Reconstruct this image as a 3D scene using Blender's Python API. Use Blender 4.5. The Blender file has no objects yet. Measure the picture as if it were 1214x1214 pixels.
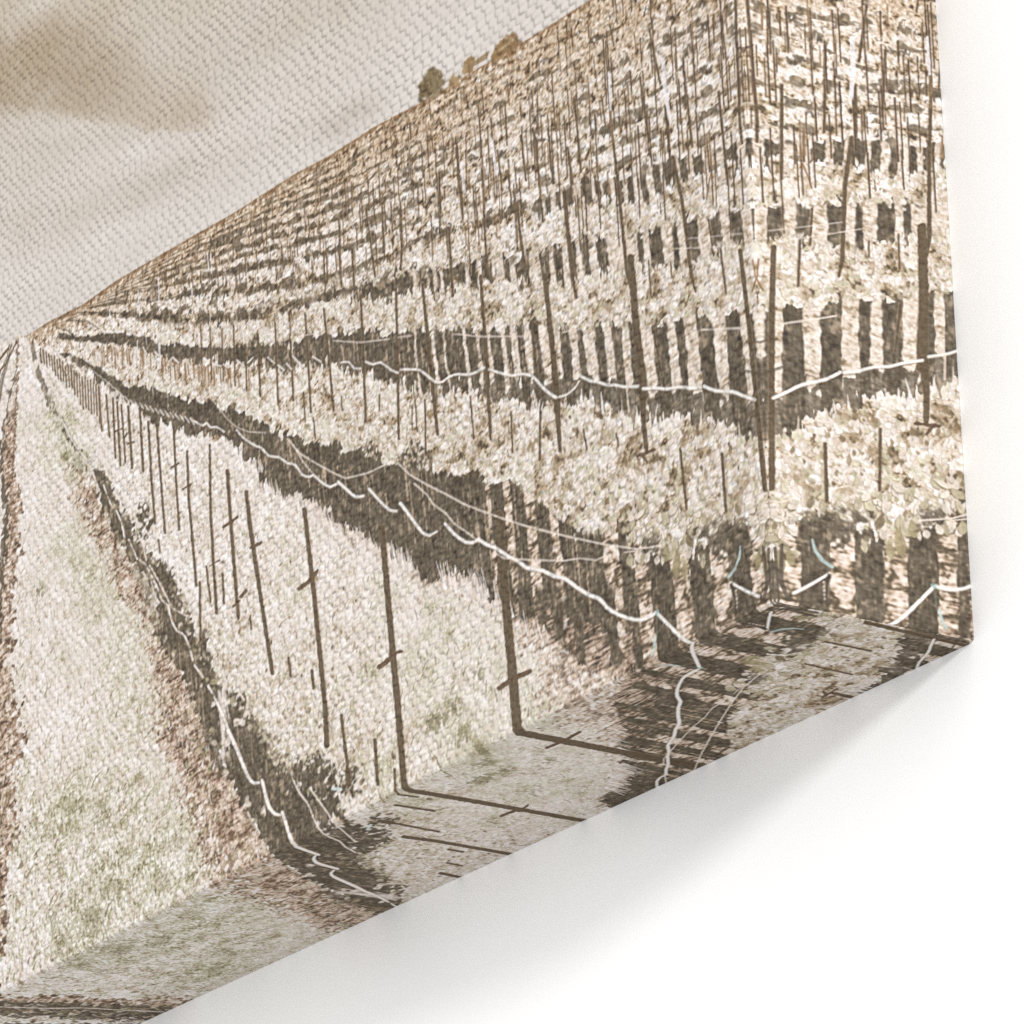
import bpy, math
import numpy as np
from mathutils import Matrix

# ------------------------------------------------------------------ camera
# world: metres.  The lower right front corner of the canvas is the origin,
# +X runs to the right along the wall, +Y into the wall, +Z up.
CM = 0.01
FOC, PX, PY = 4334.7386, 1155.5757, 1829.2667           # lens in units of a 1214 frame
R = np.array([[0.62303519, 0.77996679, -0.05898264],
              [-0.09366744, -0.00046823, -0.99560343],
              [-0.77656523, 0.62582073, 0.07276577]])
T = np.array([-3.13101699, -14.69392505, 57.13415692])
DEPTH, WID, HGT = 4.0, 33.0, 25.0                        # canvas size in cm
scene = bpy.context.scene
cam_d = bpy.data.cameras.new('camera')
cam = bpy.data.objects.new('camera', cam_d)
scene.collection.objects.link(cam)
pos = -R.T @ T * CM
M = Matrix.Identity(4)
for r in range(3):
    M[r][0], M[r][1], M[r][2], M[r][3] = R[0, r], -R[1, r], -R[2, r], pos[r]
cam.matrix_world = M
cam_d.sensor_width = 36.0
cam_d.lens = FOC / 1214 * 36.0
cam_d.shift_x = (607 - PX) / 1214
cam_d.shift_y = (PY - 607) / 1214
cam_d.clip_start, cam_d.clip_end = 0.01, 50.0
scene.camera = cam
scene.cycles.use_denoising = False
scene.cycles.use_adaptive_sampling = False
scene.cycles.sample_clamp_direct = 6.0
scene.cycles.sample_clamp_indirect = 2.0

# ------------------------------------------------------------------ light
world = bpy.data.worlds.new('World')
scene.world = world
world.cycles.sampling_method = 'MANUAL'
world.cycles.sample_map_resolution = 256
world.use_nodes = True
bg = world.node_tree.nodes['Background']
# soft studio surround: brightest in front of the wall and overhead, dimmer to the right and below
wn, wl = world.node_tree.nodes, world.node_tree.links
tc = wn.new('ShaderNodeTexCoord')
dot = wn.new('ShaderNodeVectorMath'); dot.operation = 'DOT_PRODUCT'; dot.inputs[1].default_value = (-.25, -.50, .20)
add = wn.new('ShaderNodeMath'); add.operation = 'ADD'; add.inputs[1].default_value = .62; add.use_clamp = False
mx = wn.new('ShaderNodeMath'); mx.operation = 'MAXIMUM'; mx.inputs[1].default_value = .05
wl.new(tc.outputs['Generated'], dot.inputs[0]); wl.new(dot.outputs['Value'], add.inputs[0])
wl.new(add.outputs[0], mx.inputs[0]); wl.new(mx.outputs[0], bg.inputs[0])
bg.inputs[1].default_value = 1.13
key_d = bpy.data.lights.new('key_light', 'SUN')
key_d.energy = 2.5
key_d.angle = math.radians(7)
key_d.color = (1.0, 0.995, 0.985)
key = bpy.data.objects.new('key_light', key_d)
scene.collection.objects.link(key)
to_light = np.array([9.0, -2.75, 2.0])
from mathutils import Vector
key.rotation_euler = Vector(to_light).to_track_quat('Z', 'Y').to_euler()
vs = scene.view_settings
vs.view_transform, vs.look, vs.exposure, vs.gamma = 'Standard', 'None', 0.0, 1.0
vs.use_curve_mapping = False

# ------------------------------------------------------------------ print raster
# The print is composed on the flat canvas (u = cm leftward from the right fold,
# v = cm up from the bottom fold).  XP, YP are the drawing coordinates.
RES = 58
U0, V0 = -0.3, -0.3
NU, NV = int((WID + 0.6) * RES), int((HGT + 0.6) * RES)
rng = np.random.default_rng(7)


def to_draw(P):
    q = P @ R.T + T
    return PX + FOC * q[..., 0] / q[..., 2], PY + FOC * q[..., 1] / q[..., 2]


uu = U0 + (np.arange(NU) + .5) / RES
vv = V0 + (np.arange(NV) + .5) / RES
Ug, Vg = np.meshgrid(uu, vv)
XP, YP = to_draw(np.stack([-Ug, 0 * Ug, Vg], -1))
XP = XP.astype(np.float32); YP = YP.astype(np.float32)
CAMP = -R.T @ T


def to_canvas(x, y):
    d = np.stack([(np.asarray(x, float) - PX) / FOC, (np.asarray(y, float) - PY) / FOC, np.ones(np.shape(x))], -1) @ R
    s = -CAMP[1] / d[..., 1]
    return -(CAMP[0] + s * d[..., 0]), CAMP[2] + s * d[..., 2]


PUx = np.abs(np.gradient(XP[NV // 2], 1 / RES))         # drawing units per cm along u
PVy = np.abs(YP[NV // 2 + 1] - YP[NV // 2]) * RES        # and along v


def field(su, sv, seed):
    """smooth noise, unit variance; su, sv = blob size in drawing units at mid canvas"""
    g = np.random.default_rng(seed).standard_normal((NV, NU)).astype(np.float32)
    F = np.fft.rfft2(g)
    fu = np.fft.rfftfreq(NU)[None, :] * su * RES / 32.0
    fv = np.fft.fftfreq(NV)[:, None] * sv * RES / 64.0
    F *= np.exp(-(fu ** 2 + fv ** 2) * 3.0)
    o = np.fft.irfft2(F, s=(NV, NU)).astype(np.float32)
    o -= o.mean()
    return o / o.std()


def sst(a, b, x):
    t = np.clip((x - a) / (b - a), 0, 1)
    return t * t * (3 - 2 * t)


def lin(c):
    c = np.asarray(c, np.float32) / 255
    return np.where(c <= .04045, c / 12.92, ((c + .055) / 1.055) ** 2.4)


def ramp(t, stops):
    xs = [s[0] for s in stops]
    return np.stack([np.interp(t, xs, [s[1][k] for s in stops]) for k in range(3)], -1).astype(np.float32)


N1 = field(1.6, 1.8, 1)
N2 = field(2.6, 3.2, 2)
N3 = field(5, 6, 3)
N4 = field(9, 11, 4)
N5 = field(26, 26, 5)
N6 = field(70, 70, 6)
S1 = field(1.8, 10, 11)      # upright streaks
S2 = field(3.5, 26, 12)
S3 = field(8, 14, 13)
D1 = field(12, 2.2, 14)      # lying streaks

IMG = np.zeros((NV, NU, 3), np.float32)


def comp(mask, col):
    global IMG
    m = mask[..., None]
    IMG = IMG * (1 - m) + np.asarray(col, np.float32) * m


def curve(pts, x):
    p = np.array(pts, float)
    return np.interp(x, p[:, 0], p[:, 1]).astype(np.float32)


def poly_mask(pts, amp=0.0, n=None, n2=None):
    """inside test with a ragged edge"""
    p = np.array(pts, float)
    x = XP + amp * (n if n is not None else 0)
    y = YP + amp * (n2 if n2 is not None else 0)
    ins = np.zeros(XP.shape, bool)
    for k in range(len(p)):
        (x1, y1), (x2, y2) = p[k], p[(k + 1) % len(p)]
        if y1 == y2:
            continue
        c = ((y1 > y) != (y2 > y)) & (x < (x2 - x1) * (y - y1) / (y2 - y1) + x1)
        ins ^= c
    return soft(ins.astype(np.float32))


def soft(m):
    k = m.copy()
    k[1:-1] = (m[:-2] + 2 * m[1:-1] + m[2:]) / 4
    k2 = k.copy()
    k2[:, 1:-1] = (k[:, :-2] + 2 * k[:, 1:-1] + k[:, 2:]) / 4
    return k2


def band(top, bot, amp_t=4, amp_b=5, x0=None, x1=None):
    near = np.clip((XP - 60) / 300, .12, 1)
    amp_t, amp_b = amp_t * near, amp_b * near
    ty = curve(top, XP) + amp_t * (0.75 * N3 + 0.5 * N4 + .25 * S1)
    by = curve(bot, XP) + amp_b * (0.7 * S3 + 0.8 * S1)
    m = sst(-.7, .7, YP - ty) * sst(-.7, .7, by - YP)
    if x0 is not None:
        m = m * sst(x0 - 4, x0 + 4, XP)
    if x1 is not None:
        m = m * sst(x1 + 4, x1 - 4, XP)
    return m


def window(xmin, xmax, ymin, ymax):
    ux, vx = to_canvas([xmin, xmax, xmin, xmax], [ymin, ymin, ymax, ymax])
    i0 = max(0, int((ux.min() - U0) * RES) - 1); i1 = min(NU, int((ux.max() - U0) * RES) + 3)
    j0 = max(0, int((vx.min() - V0) * RES) - 1); j1 = min(NV, int((vx.max() - V0) * RES) + 3)
    return (slice(j0, j1), slice(i0, i1)) if i1 > i0 and j1 > j0 else None


def stroke(pts, w, col, a=1.0, wig=0.0, rough=0.0):
    """line in drawing coordinates; w = full width or list of widths"""
    p = np.array(pts, float)
    ws = np.full(len(p), w, float) if np.isscalar(w) else np.interp(np.linspace(0, 1, len(p)), np.linspace(0, 1, len(w)), w)
    if wig:
        p = p + rng.normal(0, wig, p.shape)
    col = np.asarray(col, np.float32)
    mw = ws.max() / 2 + 2
    sl = window(p[:, 0].min() - mw, p[:, 0].max() + mw, p[:, 1].min() - mw, p[:, 1].max() + mw)
    if sl is None:
        return
    x, y = XP[sl], YP[sl]
    cov = np.zeros(x.shape, np.float32)
    for k in range(len(p) - 1):
        dx, dy = p[k + 1] - p[k]
        L = dx * dx + dy * dy + 1e-6
        t = np.clip(((x - p[k, 0]) * dx + (y - p[k, 1]) * dy) / L, 0, 1)
        d = np.hypot(x - p[k, 0] - t * dx, y - p[k, 1] - t * dy)
        rr = (ws[k] + (ws[k + 1] - ws[k]) * t) / 2
        if rough:
            rr = rr + rough * N2[sl]
        cov = np.maximum(cov, np.clip(rr - d + .5, 0, 1) * np.minimum(1, (rr * 2 + .25)))
    cov = (cov * a)[..., None]
    IMG[sl] = IMG[sl] * (1 - cov) + col * cov


def blob(x, y, a, b, ang, col, al=1.0, edge=1.6):
    m = max(a, b) + 1
    sl = window(x - m, x + m, y - m, y + m)
    if sl is None:
        return
    dx, dy = XP[sl] - x, YP[sl] - y
    c, s = math.cos(ang), math.sin(ang)
    q = np.hypot((dx * c + dy * s) / a, (-dx * s + dy * c) / b)
    cov = (np.clip((1 - q) * min(a, b) / edge + .25, 0, 1) * al)[..., None]
    IMG[sl] = IMG[sl] * (1 - cov) + np.asarray(col, np.float32) * cov


def leaf(x, y, a, b, ang, col, al=1.0):
    """pointed leaf, half width a, half length b"""
    m = max(a, b) + 1
    sl = window(x - m, x + m, y - m, y + m)
    if sl is None:
        return
    dx, dy = XP[sl] - x, YP[sl] - y
    c, s = math.cos(ang), math.sin(ang)
    px, py = dx * c + dy * s, (-dx * s + dy * c) / b
    hw = a * np.clip(1 - py * py, 0, 1) * (1 + .35 * py)
    cov = np.clip((hw - np.abs(px)) / 1.1 + .35, 0, 1) * (np.abs(py) < 1.0) * al
    tone = (1 + .05 * np.clip(px / a, -1, 1))[..., None]
    IMG[sl] = IMG[sl] * (1 - cov[..., None]) + np.asarray(col, np.float32) * tone * cov[..., None]


def put_post(pts, w, col=(103, 90, 69)):
    ww = [w] if np.isscalar(w) else list(w)
    if len(ww) == 1:
        ww = ww * 2
    stroke([(x + .4, y) for x, y in pts], [q + 1.2 for q in ww], (180, 154, 122), .35)
    stroke(pts, ww, col, .93, rough=.07 * max(ww) ** .5)


# ---- sky
ridge = [(-400, 560), (-120, 458), (-40, 425), (0, 409), (34, 397), (59, 381), (99, 361), (138, 333), (230, 279.5), (275, 254), (352, 205),
         (388, 186.5), (445, 150), (495, 124), (525, 107), (559, 86), (616, 53), (700, 0), (800, -62), (930, -135), (1100, -225)]
RY = curve(ridge, XP)
sky = ramp(np.clip((RY - YP) / 420, 0, 1) + .05 * N6, [(0, (219, 211, 203)), (.3, (213, 204, 194)), (.8, (206, 196, 182)), (1.2, (197, 186, 169))])
IMG[:] = sky


def cloud(pts, col, al, fade, amp=10):
    """soft cloud body: crisp on its lower rim, melting upward"""
    p = poly_mask(pts, amp, N5, N6)
    k = p
    for s in range(fade):
        st = 1 + s // 2
        k = (np.roll(k, st, 0) + np.roll(k, -st, 0) + np.roll(k, st, 1) + np.roll(k, -st, 1) + k) / 5
    comp(np.clip(k * al * (1 + .12 * N5 + .06 * N4), 0, 1), col)


def cloud2(top, rim, col, al, fade, wig=4.0):
    """cloud bank with a crisp lower rim, its upper side melting away over `fade`"""
    ty, by = curve(top, XP) + wig * (.7 * N5 + .6 * N6), curve(rim, XP) + 1.5 * N5 + .8 * N4
    x0, x1 = top[0][0], top[-1][0]
    m = sst(-1.6, 2.6, by - YP + 2.2 * N4 * sst(70, 20, np.abs(XP - 70))) * sst(-.25 * fade, fade, YP - ty) * sst(x0 - 2, x0 + 25, XP) * sst(x1 + 6, x1 - 30, XP)
    comp(np.clip(m * al * (1 + .10 * N5 + .05 * N4), 0, 1), col)


cloud2([(-300, 40), (0, 28), (30, 12), (55, 2), (78, 4), (105, 25), (125, 52), (165, 66), (190, 84), (215, 70), (235, 72), (262, 110)],
       [(-300, 118), (0, 121), (25, 124), (52, 134), (76, 131), (100, 137), (140, 148), (180, 153), (225, 157), (262, 160)], (190, 174, 154), .72, 60)


def haze_patch(x, y, a, b, ang, col, al):
    """broad soft streak of cloud"""
    c, sn = math.cos(ang), math.sin(ang)
    px, py = (XP - x) * c + (YP - y) * sn, -(XP - x) * sn + (YP - y) * c
    m = np.exp(-.5 * ((px / a) ** 2 + (py / b) ** 2)) * (1 + .22 * N5 + .16 * N6 + .06 * N4)
    comp(np.clip(m * al * .97, 0, 1), col)


for q in [(30, 78, 78, 38, -.35, (172, 154, 129), .72), (95, 98, 74, 30, .25, (176, 159, 137), .52), (200, 122, 50, 24, .15, (192, 177, 159), .45), (-90, 90, 120, 40, -.2, (180, 162, 138), .6),
          (205, 214, 42, 20, -.35, (197, 186, 173), .62), (120, 250, 90, 12, -.42, (203, 193, 180), .5), (30, 262, 60, 12, -.3, (200, 189, 175), .55), (10, 215, 60, 12, -.2, (206, 196, 183), .45),
          (330, 40, 150, 18, -.5, (205, 195, 181), .55), (420, -20, 160, 30, -.45, (202, 191, 176), .6), (300, 190, 70, 14, -.55, (206, 197, 186), .5), (410, 140, 34, 14, -.55, (200, 190, 178), .6), (402, 150, 13, 10, -.5, (186, 174, 160), .7), (424, 132, 14, 9, -.5, (192, 181, 168), .7),
          (70, 330, 90, 12, -.5, (208, 199, 188), .45), (150, -30, 120, 30, -.1, (200, 187, 167), .6), (40, 10, 30, 8, -.5, (226, 219, 210), .5), (60, 150, 70, 10, .05, (226, 219, 212), .35), (190, 175, 80, 12, -.3, (226, 219, 213), .4), (110, 300, 120, 14, -.52, (226, 219, 213), .4)]:
    haze_patch(*q)
IMG += (.8 * N3 + 1.0 * N2)[..., None]

# ---- hillside
land = sst(-.8, .8, YP - RY)
dn = (YP - RY) / (0.25 + np.clip((XP - 35) / 835, -.1, 1.3))
size = np.clip((YP - RY) / 420, 0, 1)                     # how near the vines are
t_far = .45 * N1 + .65 * N2 + .35 * N3 + .5 * S1
t_mid = .35 * N1 + .4 * N2 + .6 * N3 + .45 * N4 + .35 * S1
t_near = .30 * N1 + .4 * N2 + .55 * N3 + .7 * N4
tt = np.where(size < .35, t_far + (t_mid - t_far) * size / .35, t_mid + (t_near - t_mid) * (size - .35) / .65)
LEAF = [(-2.4, (94, 84, 63)), (-1.7, (138, 121, 92)), (-1.1, (184, 165, 136)), (-.5, (211, 198, 178)), (.3, (225, 215, 201)), (1.4, (239, 232, 223))]
TAN = [(-2.2, (108, 88, 62)), (-1.4, (144, 121, 90)), (-.7, (176, 152, 120)), (0, (196, 175, 146)), (.8, (208, 190, 163)), (1.8, (224, 211, 193))]
fol = ramp(tt, LEAF)
tanw = sst(118, 12, dn + 12 * N4)[..., None]
IMG = np.where(land[..., None] > 0, IMG * (1 - land[..., None]) + (fol * (1 - tanw) + ramp(t_far * 1.1, TAN) * tanw) * land[..., None], IMG)
comp(land * sst(8, 0, dn + 2 * N2) * sst(30, 50, XP), (148, 120, 86))

# greenish and brownish drifts through the leaves
comp(land * sst(.5, 2.2, N4 + .6 * N3) * .45 * sst(40, 120, dn), (186, 180, 146))
comp(land * sst(1.0, 2.4, -N4 + .6 * N2) * .5 * sst(30, 90, dn), (150, 128, 96))


DL = field(13, 5, 21)
DM = field(7, 7, 22)
RX = [34, 100, 150, 230, 300, 400, 500, 600, 700, 880, 1000]
ROWS = [[397, 372, 373, 378, 373, 348, 331, 322, 306, 270, 258],
        [397, 366, 358, 347, 342, 330, 287, 256, 232, 182, 160],
        [397, 364, 350, 331, 317, 296, 262, 230, 205, 150, 122],
        [397, 363, 345, 319, 301, 276, 239, 206, 181, 124, 92],
        [397, 362.5, 341, 309, 289, 259, 217, 184, 159, 98, 64],
        [397, 362, 337.5, 301, 277, 245, 200, 162, 137, 66, 32],
        [397, 361.5, 334.5, 294.5, 266, 231, 184, 142, 114, 35, 0],
        [397, 361, 332, 289, 257, 219, 168, 122, 92, 7, -32],
        [397, 360.7, 330, 285, 250, 208, 154, 104, 71, -20, -62],
        [397, 360.4, 328.5, 282.5, 245.5, 198, 141, 88, 52, -46, -92],
        [397, 360.2, 327, 281, 242, 190, 131, 75, 34, -70, -122],
        [397, 360, 326.3, 280, 240.6, 184, 125, 67, 18, -92, -150]]
phase_t = np.zeros(XP.shape, np.float32)
row_dark = np.zeros(XP.shape, np.float32)
wob = 1.6 * N4 + 1.0 * N3
for k, r in enumerate(ROWS):
    yk = np.interp(XP, RX, r).astype(np.float32)
    up_k = np.interp(XP, RX, ROWS[min(k + 1, len(ROWS) - 1)]).astype(np.float32)
    sp = np.clip(yk - up_k, 1.5, 60) if k < len(ROWS) - 1 else np.full(XP.shape, 9, np.float32)
    d = (YP - yk + wob * np.clip(sp / 22, .05, 1.2)) / sp
    phase_t = np.minimum(phase_t, -(1.25 - .35 * sst(420, 680, XP)) * np.exp(-(d / .26) ** 2) * (.75 + .5 * N5 * .6))
    th = .17 - (.15 if k > 1 else .06) * sst(400, 620, XP) + (.13 + .05 * sst(420, 680, XP)) * N4 + .09 * DL + .07 * sst(430, 250, XP)
    row_dark = np.maximum(row_dark, sst(.06, -.06, np.abs(d) - th) * sst(1.4, 3.2, sp))
fol2 = ramp(tt * .9 + .2 + phase_t, LEAF)
tan2 = ramp(t_far * .9 + .15 + .8 * phase_t, TAN)
hill = land * sst(36, 44, XP) * sst(6, -6, YP - curve([(34, 402), (100, 380), (230, 386), (300, 382), (400, 352), (500, 340), (700, 320), (900, 280), (1000, 262)], XP))
tw2 = sst(150, 8, dn + 12 * N4)[..., None]
IMG = IMG * (1 - hill[..., None]) + (fol2 * (1 - tw2) + tan2 * tw2) * hill[..., None]
comp(hill * sst(1.15, 1.8, .6 * N2 + .5 * N3 + .45 * S1 + .2 * DL) * sst(20, 60, dn) * .75, ramp(.6 * N1 + .4 * S1, [(-2, (100, 86, 62)), (0, (136, 115, 84)), (2, (168, 144, 110))]))
comp(hill * row_dark * np.clip(.76 - .42 * sst(40, 6, dn), 0, 1), ramp(.6 * S1 + .5 * N2 + .3 * N4, [(-2, (84, 75, 57)), (-.3, (102, 91, 70)), (.9, (122, 108, 83)), (2, (160, 142, 112))]))
comp(land * sst(7, 0, YP - RY + 1.5 * N2) * sst(36, 60, XP) * .85, (146, 118, 86))


def dark_tex():
    return ramp(.6 * S1 + .5 * N2 + .4 * N4, [(-2, (86, 78, 61)), (-.5, (100, 91, 73)), (.8, (113, 103, 84)), (2.0, (152, 136, 112))])


DARK = dark_tex()


def far_row(pts, th, al=.9, gap=.2):
    """broken dark strip under a far row of vines"""
    p = np.array(pts, float)
    yc = curve(p, XP)
    tw = np.interp(XP, p[:, 0], np.linspace(th[0], th[-1], len(p))) if len(th) == 2 else np.interp(XP, p[:, 0], th)
    near = np.clip((XP - 90) / 200, .2, 1)
    m = sst(1.0, -.6, np.abs(YP - yc + (1.6 * N2 + .9 * N3 + tw * .55 * S1) * near) - tw * (.62 + (.5 * N4 + .35 * N3 + .25 * N2) * near - gap))
    m = m * sst(p[0, 0] - 3, p[0, 0] + 3, XP) * sst(p[-1, 0] + 3, p[-1, 0] - 3, XP)
    comp(m * al * land, DARK)


for pts, th, al in [
    ([(505, 139), (541, 127)], [1, 1.2], .6), ([(545, 115), (565, 108)], [1, 1.2], .55),
    ([(100, 371), (180, 373), (240, 379)], [2.5, 4, 5], .9),
    ([(196, 356), (230, 347), (270, 345), (310, 341), (332, 338), (366, 334)], [2, 6, 7, 6, 4.5, 3], .95),
    ([(246, 328), (279, 320), (309, 315), (335, 310), (368, 304), (398, 297), (422, 293)], [2, 3, 3, 3.5, 4, 3.5, 3], .9),
    ([(303, 300), (319, 294), (345, 290), (376, 284), (402, 276), (437, 265), (470, 258)], [2, 2, 1.6, 1.6, 2, 3, 4], .8),
    ([(341, 275), (366, 268), (384, 263), (420, 254), (451, 247)], [2.5, 3, 2, 1.6, 2], .85),
    ([(396, 247), (408, 241), (428, 235), (451, 229), (480, 218), (500, 214)], [2, 3, 2.6, 2, 3, 3], .85),
    ([(120, 362), (140, 356), (175, 357)], [1.4, 2.4, 1], .8), ([(140, 347), (175, 342), (200, 336)], [1, 1.3, 1], .7),
    ([(80, 380), (104, 381), (117, 390)], [1.6, 2, 2], .85), ([(66, 388), (80, 392), (90, 400)], [1.4, 2, 2.5], .85),
    ([(60, 380), (95, 371), (130, 371), (170, 373)], [1, 1.6, 3, 2], .8),
    ([(200, 330), (230, 296), (262, 286)], [.8, 1.2, 1], .5), ([(232, 297), (270, 281), (310, 266)], [1.2, 1.6, 1.2], .75),
    ([(300, 258), (330, 243), (362, 234)], [1, 1.6, 1.2], .7), ([(270, 268), (300, 255), (330, 251)], [.8, 1.2, 1], .6),
    ([(490, 188), (511, 182), (539, 172), (560, 165)], [2, 2, 1.6, 2.4], .85),
    ([(460, 208), (494, 200)], [2, 3], .8), ([(480, 217), (500, 216), (525, 222), (538, 222)], [2, 3, 4, 2], .8),
    ([(455, 258), (474, 257)], [3, 3], .8), ([(474, 238), (484, 236)], [2, 2], .7),
    ([(556, 191), (582, 190), (598, 182), (616, 177), (630, 172), (652, 165)], [4, 4, 2.5, 3, 3, 3.5], .9),
    ([(606, 161), (640, 155), (660, 149), (682, 146)], [1.6, 3, 4, 3], .85),
    ([(628, 140), (660, 131), (690, 126)], [4, 2, 3], .8), ([(672, 118), (684, 117)], [2.5, 2.5], .8),
    ([(510, 153), (522, 151)], [2, 3], .8), ([(600, 102), (612, 99)], [2, 2.5], .8),
    ([(484, 170), (488, 170)], [3, 3], .8), ([(546, 136), (548, 136)], [4, 4], .7),
    ([(697, 114), (716, 112)], [4, 2.5], .85), ([(736, 101), (748, 99), (762, 92)], [4, 4, 3], .9), ([(756, 138), (768, 135)], [5, 3], .85),
    ([(710, 160), (730, 150)], [4, 4], .85), ([(690, 136), (700, 133)], [4, 3], .85), ([(832, 33), (850, 22)], [4, 3], .9), ([(838, 38), (852, 31)], [4, 4], .9),
    ([(808, 66), (824, 60)], [4, 3], .85), ([(826, 92), (836, 86), (852, 80)], [4, 3, 1.5], .85), ([(850, 100), (866, 99)], [4, 4], .85),
    ([(818, 152), (834, 144)], [4, 4], .85), ([(766, 186), (780, 184)], [3, 4], .85), ([(748, 200), (752, 200)], [4, 4], .8),
    ([(690, 104), (699, 105)], [4, 4], .8), ([(872, 66), (884, 66)], [2, 2], .9), ([(876, 126), (900, 126)], [2, 2], .85), ([(770, 164), (796, 158)], [2, 4], .7),
    ([(750, 50), (764, 48)], [2, 2], .7), ([(790, 54), (812, 50)], [2, 2], .7), ([(745, 72), (752, 72)], [4, 4], .7), ([(738, 136), (746, 130)], [4, 2], .7),
    ([(806, 120), (826, 118)], [2.4, 3], .75), ([(818, 46), (834, 43)], [2, 3], .75), ([(846, 64), (860, 55)], [2, 3], .7), ([(772, 62), (786, 64)], [2, 2.4], .7),
    ([(710, 70), (720, 66)], [2, 2], .65), ([(664, 98), (690, 84)], [2, 2.2], .65), ([(640, 76), (664, 66)], [1.2, 1.4], .6), ([(820, 8), (850, 2)], [1.5, 2], .6),
    ([(700, 40), (740, 20)], [1, 1.2], .5), ([(870, 150), (905, 146)], [3, 3], .8), ([(900, 100), (918, 98)], [2, 2], .6),
]:
    far_row(pts, th, al)
# the same further up the slope, beyond what is listed above
for k in range(40):
    x = rng.uniform(700, 1000); y = rng.uniform(-330, -10)
    far_row([(x, y), (x + rng.uniform(14, 40), y - rng.uniform(5, 14))], [rng.uniform(1, 3)] * 2, .75)

# ---- rows with a standing trunk zone -------------------------------------


def trunk_row(top, bot, gaps, slant, xs, ground, amp=(5, 6), thin=None, edge=2.0):
    """dark shade under a row of vines; gaps = lit openings between the trunks (x at reference height)"""
    m = band(top, bot, *amp, x0=xs[0], x1=xs[1])
    comp(m * .97, DARK)
    ym = (curve(top, XP) + curve(bot, XP)) / 2
    xr = XP - slant * (YP - ym) + .45 * N3 + .55 * S2
    g = np.zeros(XP.shape, np.float32)
    for a, b in gaps:
        g = np.maximum(g, sst(a - edge / 2, a + edge / 2, xr) * sst(b + edge / 2, b - edge / 2, xr))
    comp(soft(m) * g * .95, ground)
    if thin:
        xa, xb, n = thin
        for _ in range(n):
            x = rng.uniform(xa, xb)
            yt, yb = curve(top, x), curve(bot, x)
            h = (yb - yt)
            y0 = yt + rng.uniform(0, .5) * h
            y1 = y0 + rng.uniform(.2, .6) * h
            q = rng.normal(0, 1.2)
            stroke([(x, y0), (x + slant * (y1 - y0) * .5 + q, (y0 + y1) / 2), (x + slant * (y1 - y0), min(y1, yb + 2))], [rng.uniform(.5, 1.2), rng.uniform(.8, 2.2), .6], (192, 172, 144), rng.uniform(.2, .85), rough=.25)


earth_c = ramp(.35 * N1 + .4 * N2 + .45 * N3 + .3 * N4 + .6 * D1, [(-2.2, (88, 73, 56)), (-1.2, (128, 107, 85)), (-.3, (170, 147, 122)), (.6, (196, 175, 151)), (2, (222, 206, 188))])
pale = ramp(.3 * N1 + .35 * N2 + .25 * D1 + .4 * N3 + .2, [(-2.2, (122, 108, 82)), (-1.2, (176, 157, 127)), (-.3, (212, 197, 176)), (.7, (226, 214, 197)), (2, (239, 230, 218))])
# ground in the nearest row: slanting shade stripes
sl_ = np.sin((XP * .55 + YP * .9) / 6.5 + 1.3 * N4 + .8 * N5) + .5 * N2 + .4 * D1
palg = ramp(sl_, [(-1.6, (104, 93, 73)), (-.7, (138, 122, 98)), (0, (196, 176, 150)), (.8, (224, 207, 188)), (2, (238, 227, 212))])

# row 6 / 5 far right: short trunks
trunk_row([(640, 236), (690, 214), (720, 212), (760, 208), (790, 188), (836, 186), (880, 168), (925, 150)],
          [(640, 246), (690, 240), (720, 244), (760, 240), (780, 236), (800, 218), (836, 212), (880, 196), (925, 200)],
          [(640, 646), (652, 659), (664, 670), (680, 690), (701, 707), (713, 716), (724, 729), (739, 745), (752, 761), (768, 776), (784, 788), (800, 806), (815, 823), (836, 862), (875, 884), (898, 912)],
          .14, (636, 935), pale, (4, 9), (640, 860, 14))
# row 5 left part
far_row([(488, 286), (525, 273), (547, 267), (571, 265), (598, 254), (632, 249)], [3, 5, 6, 6, 9, 9], .95)
# row 4
trunk_row([(395, 345), (430, 336), (465, 330), (476, 320), (540, 312), (600, 304), (640, 298), (690, 282), (720, 280), (760, 276), (800, 266), (830, 256), (860, 246), (900, 240), (940, 235)],
          [(395, 352), (430, 355), (465, 352), (490, 352), (540, 345), (600, 336), (640, 338), (690, 334), (715, 326), (760, 316), (785, 314), (800, 322), (830, 312), (860, 286), (900, 288), (940, 290)],
          [(489, 495), (505, 508), (514, 518), (522, 526), (533, 538), (552, 557), (566, 572), (584, 598), (606, 612), (628, 641), (652, 658), (668, 675), (684, 691), (700, 708), (720, 755), (764, 771), (786, 798), (806, 816), (829, 843), (856, 865), (880, 892), (906, 914)],
          .1, (390, 940), pale, (6, 8), (400, 700, 40))
far_row([(250, 378), (300, 373), (330, 369), (368, 360)], [8, 5, 3.5, 5], .95)
far_row([(172, 374), (200, 374), (250, 380)], [4, 6, 8], .95)
far_row([(376, 352), (402, 347)], [4, 5], .95)
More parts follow.
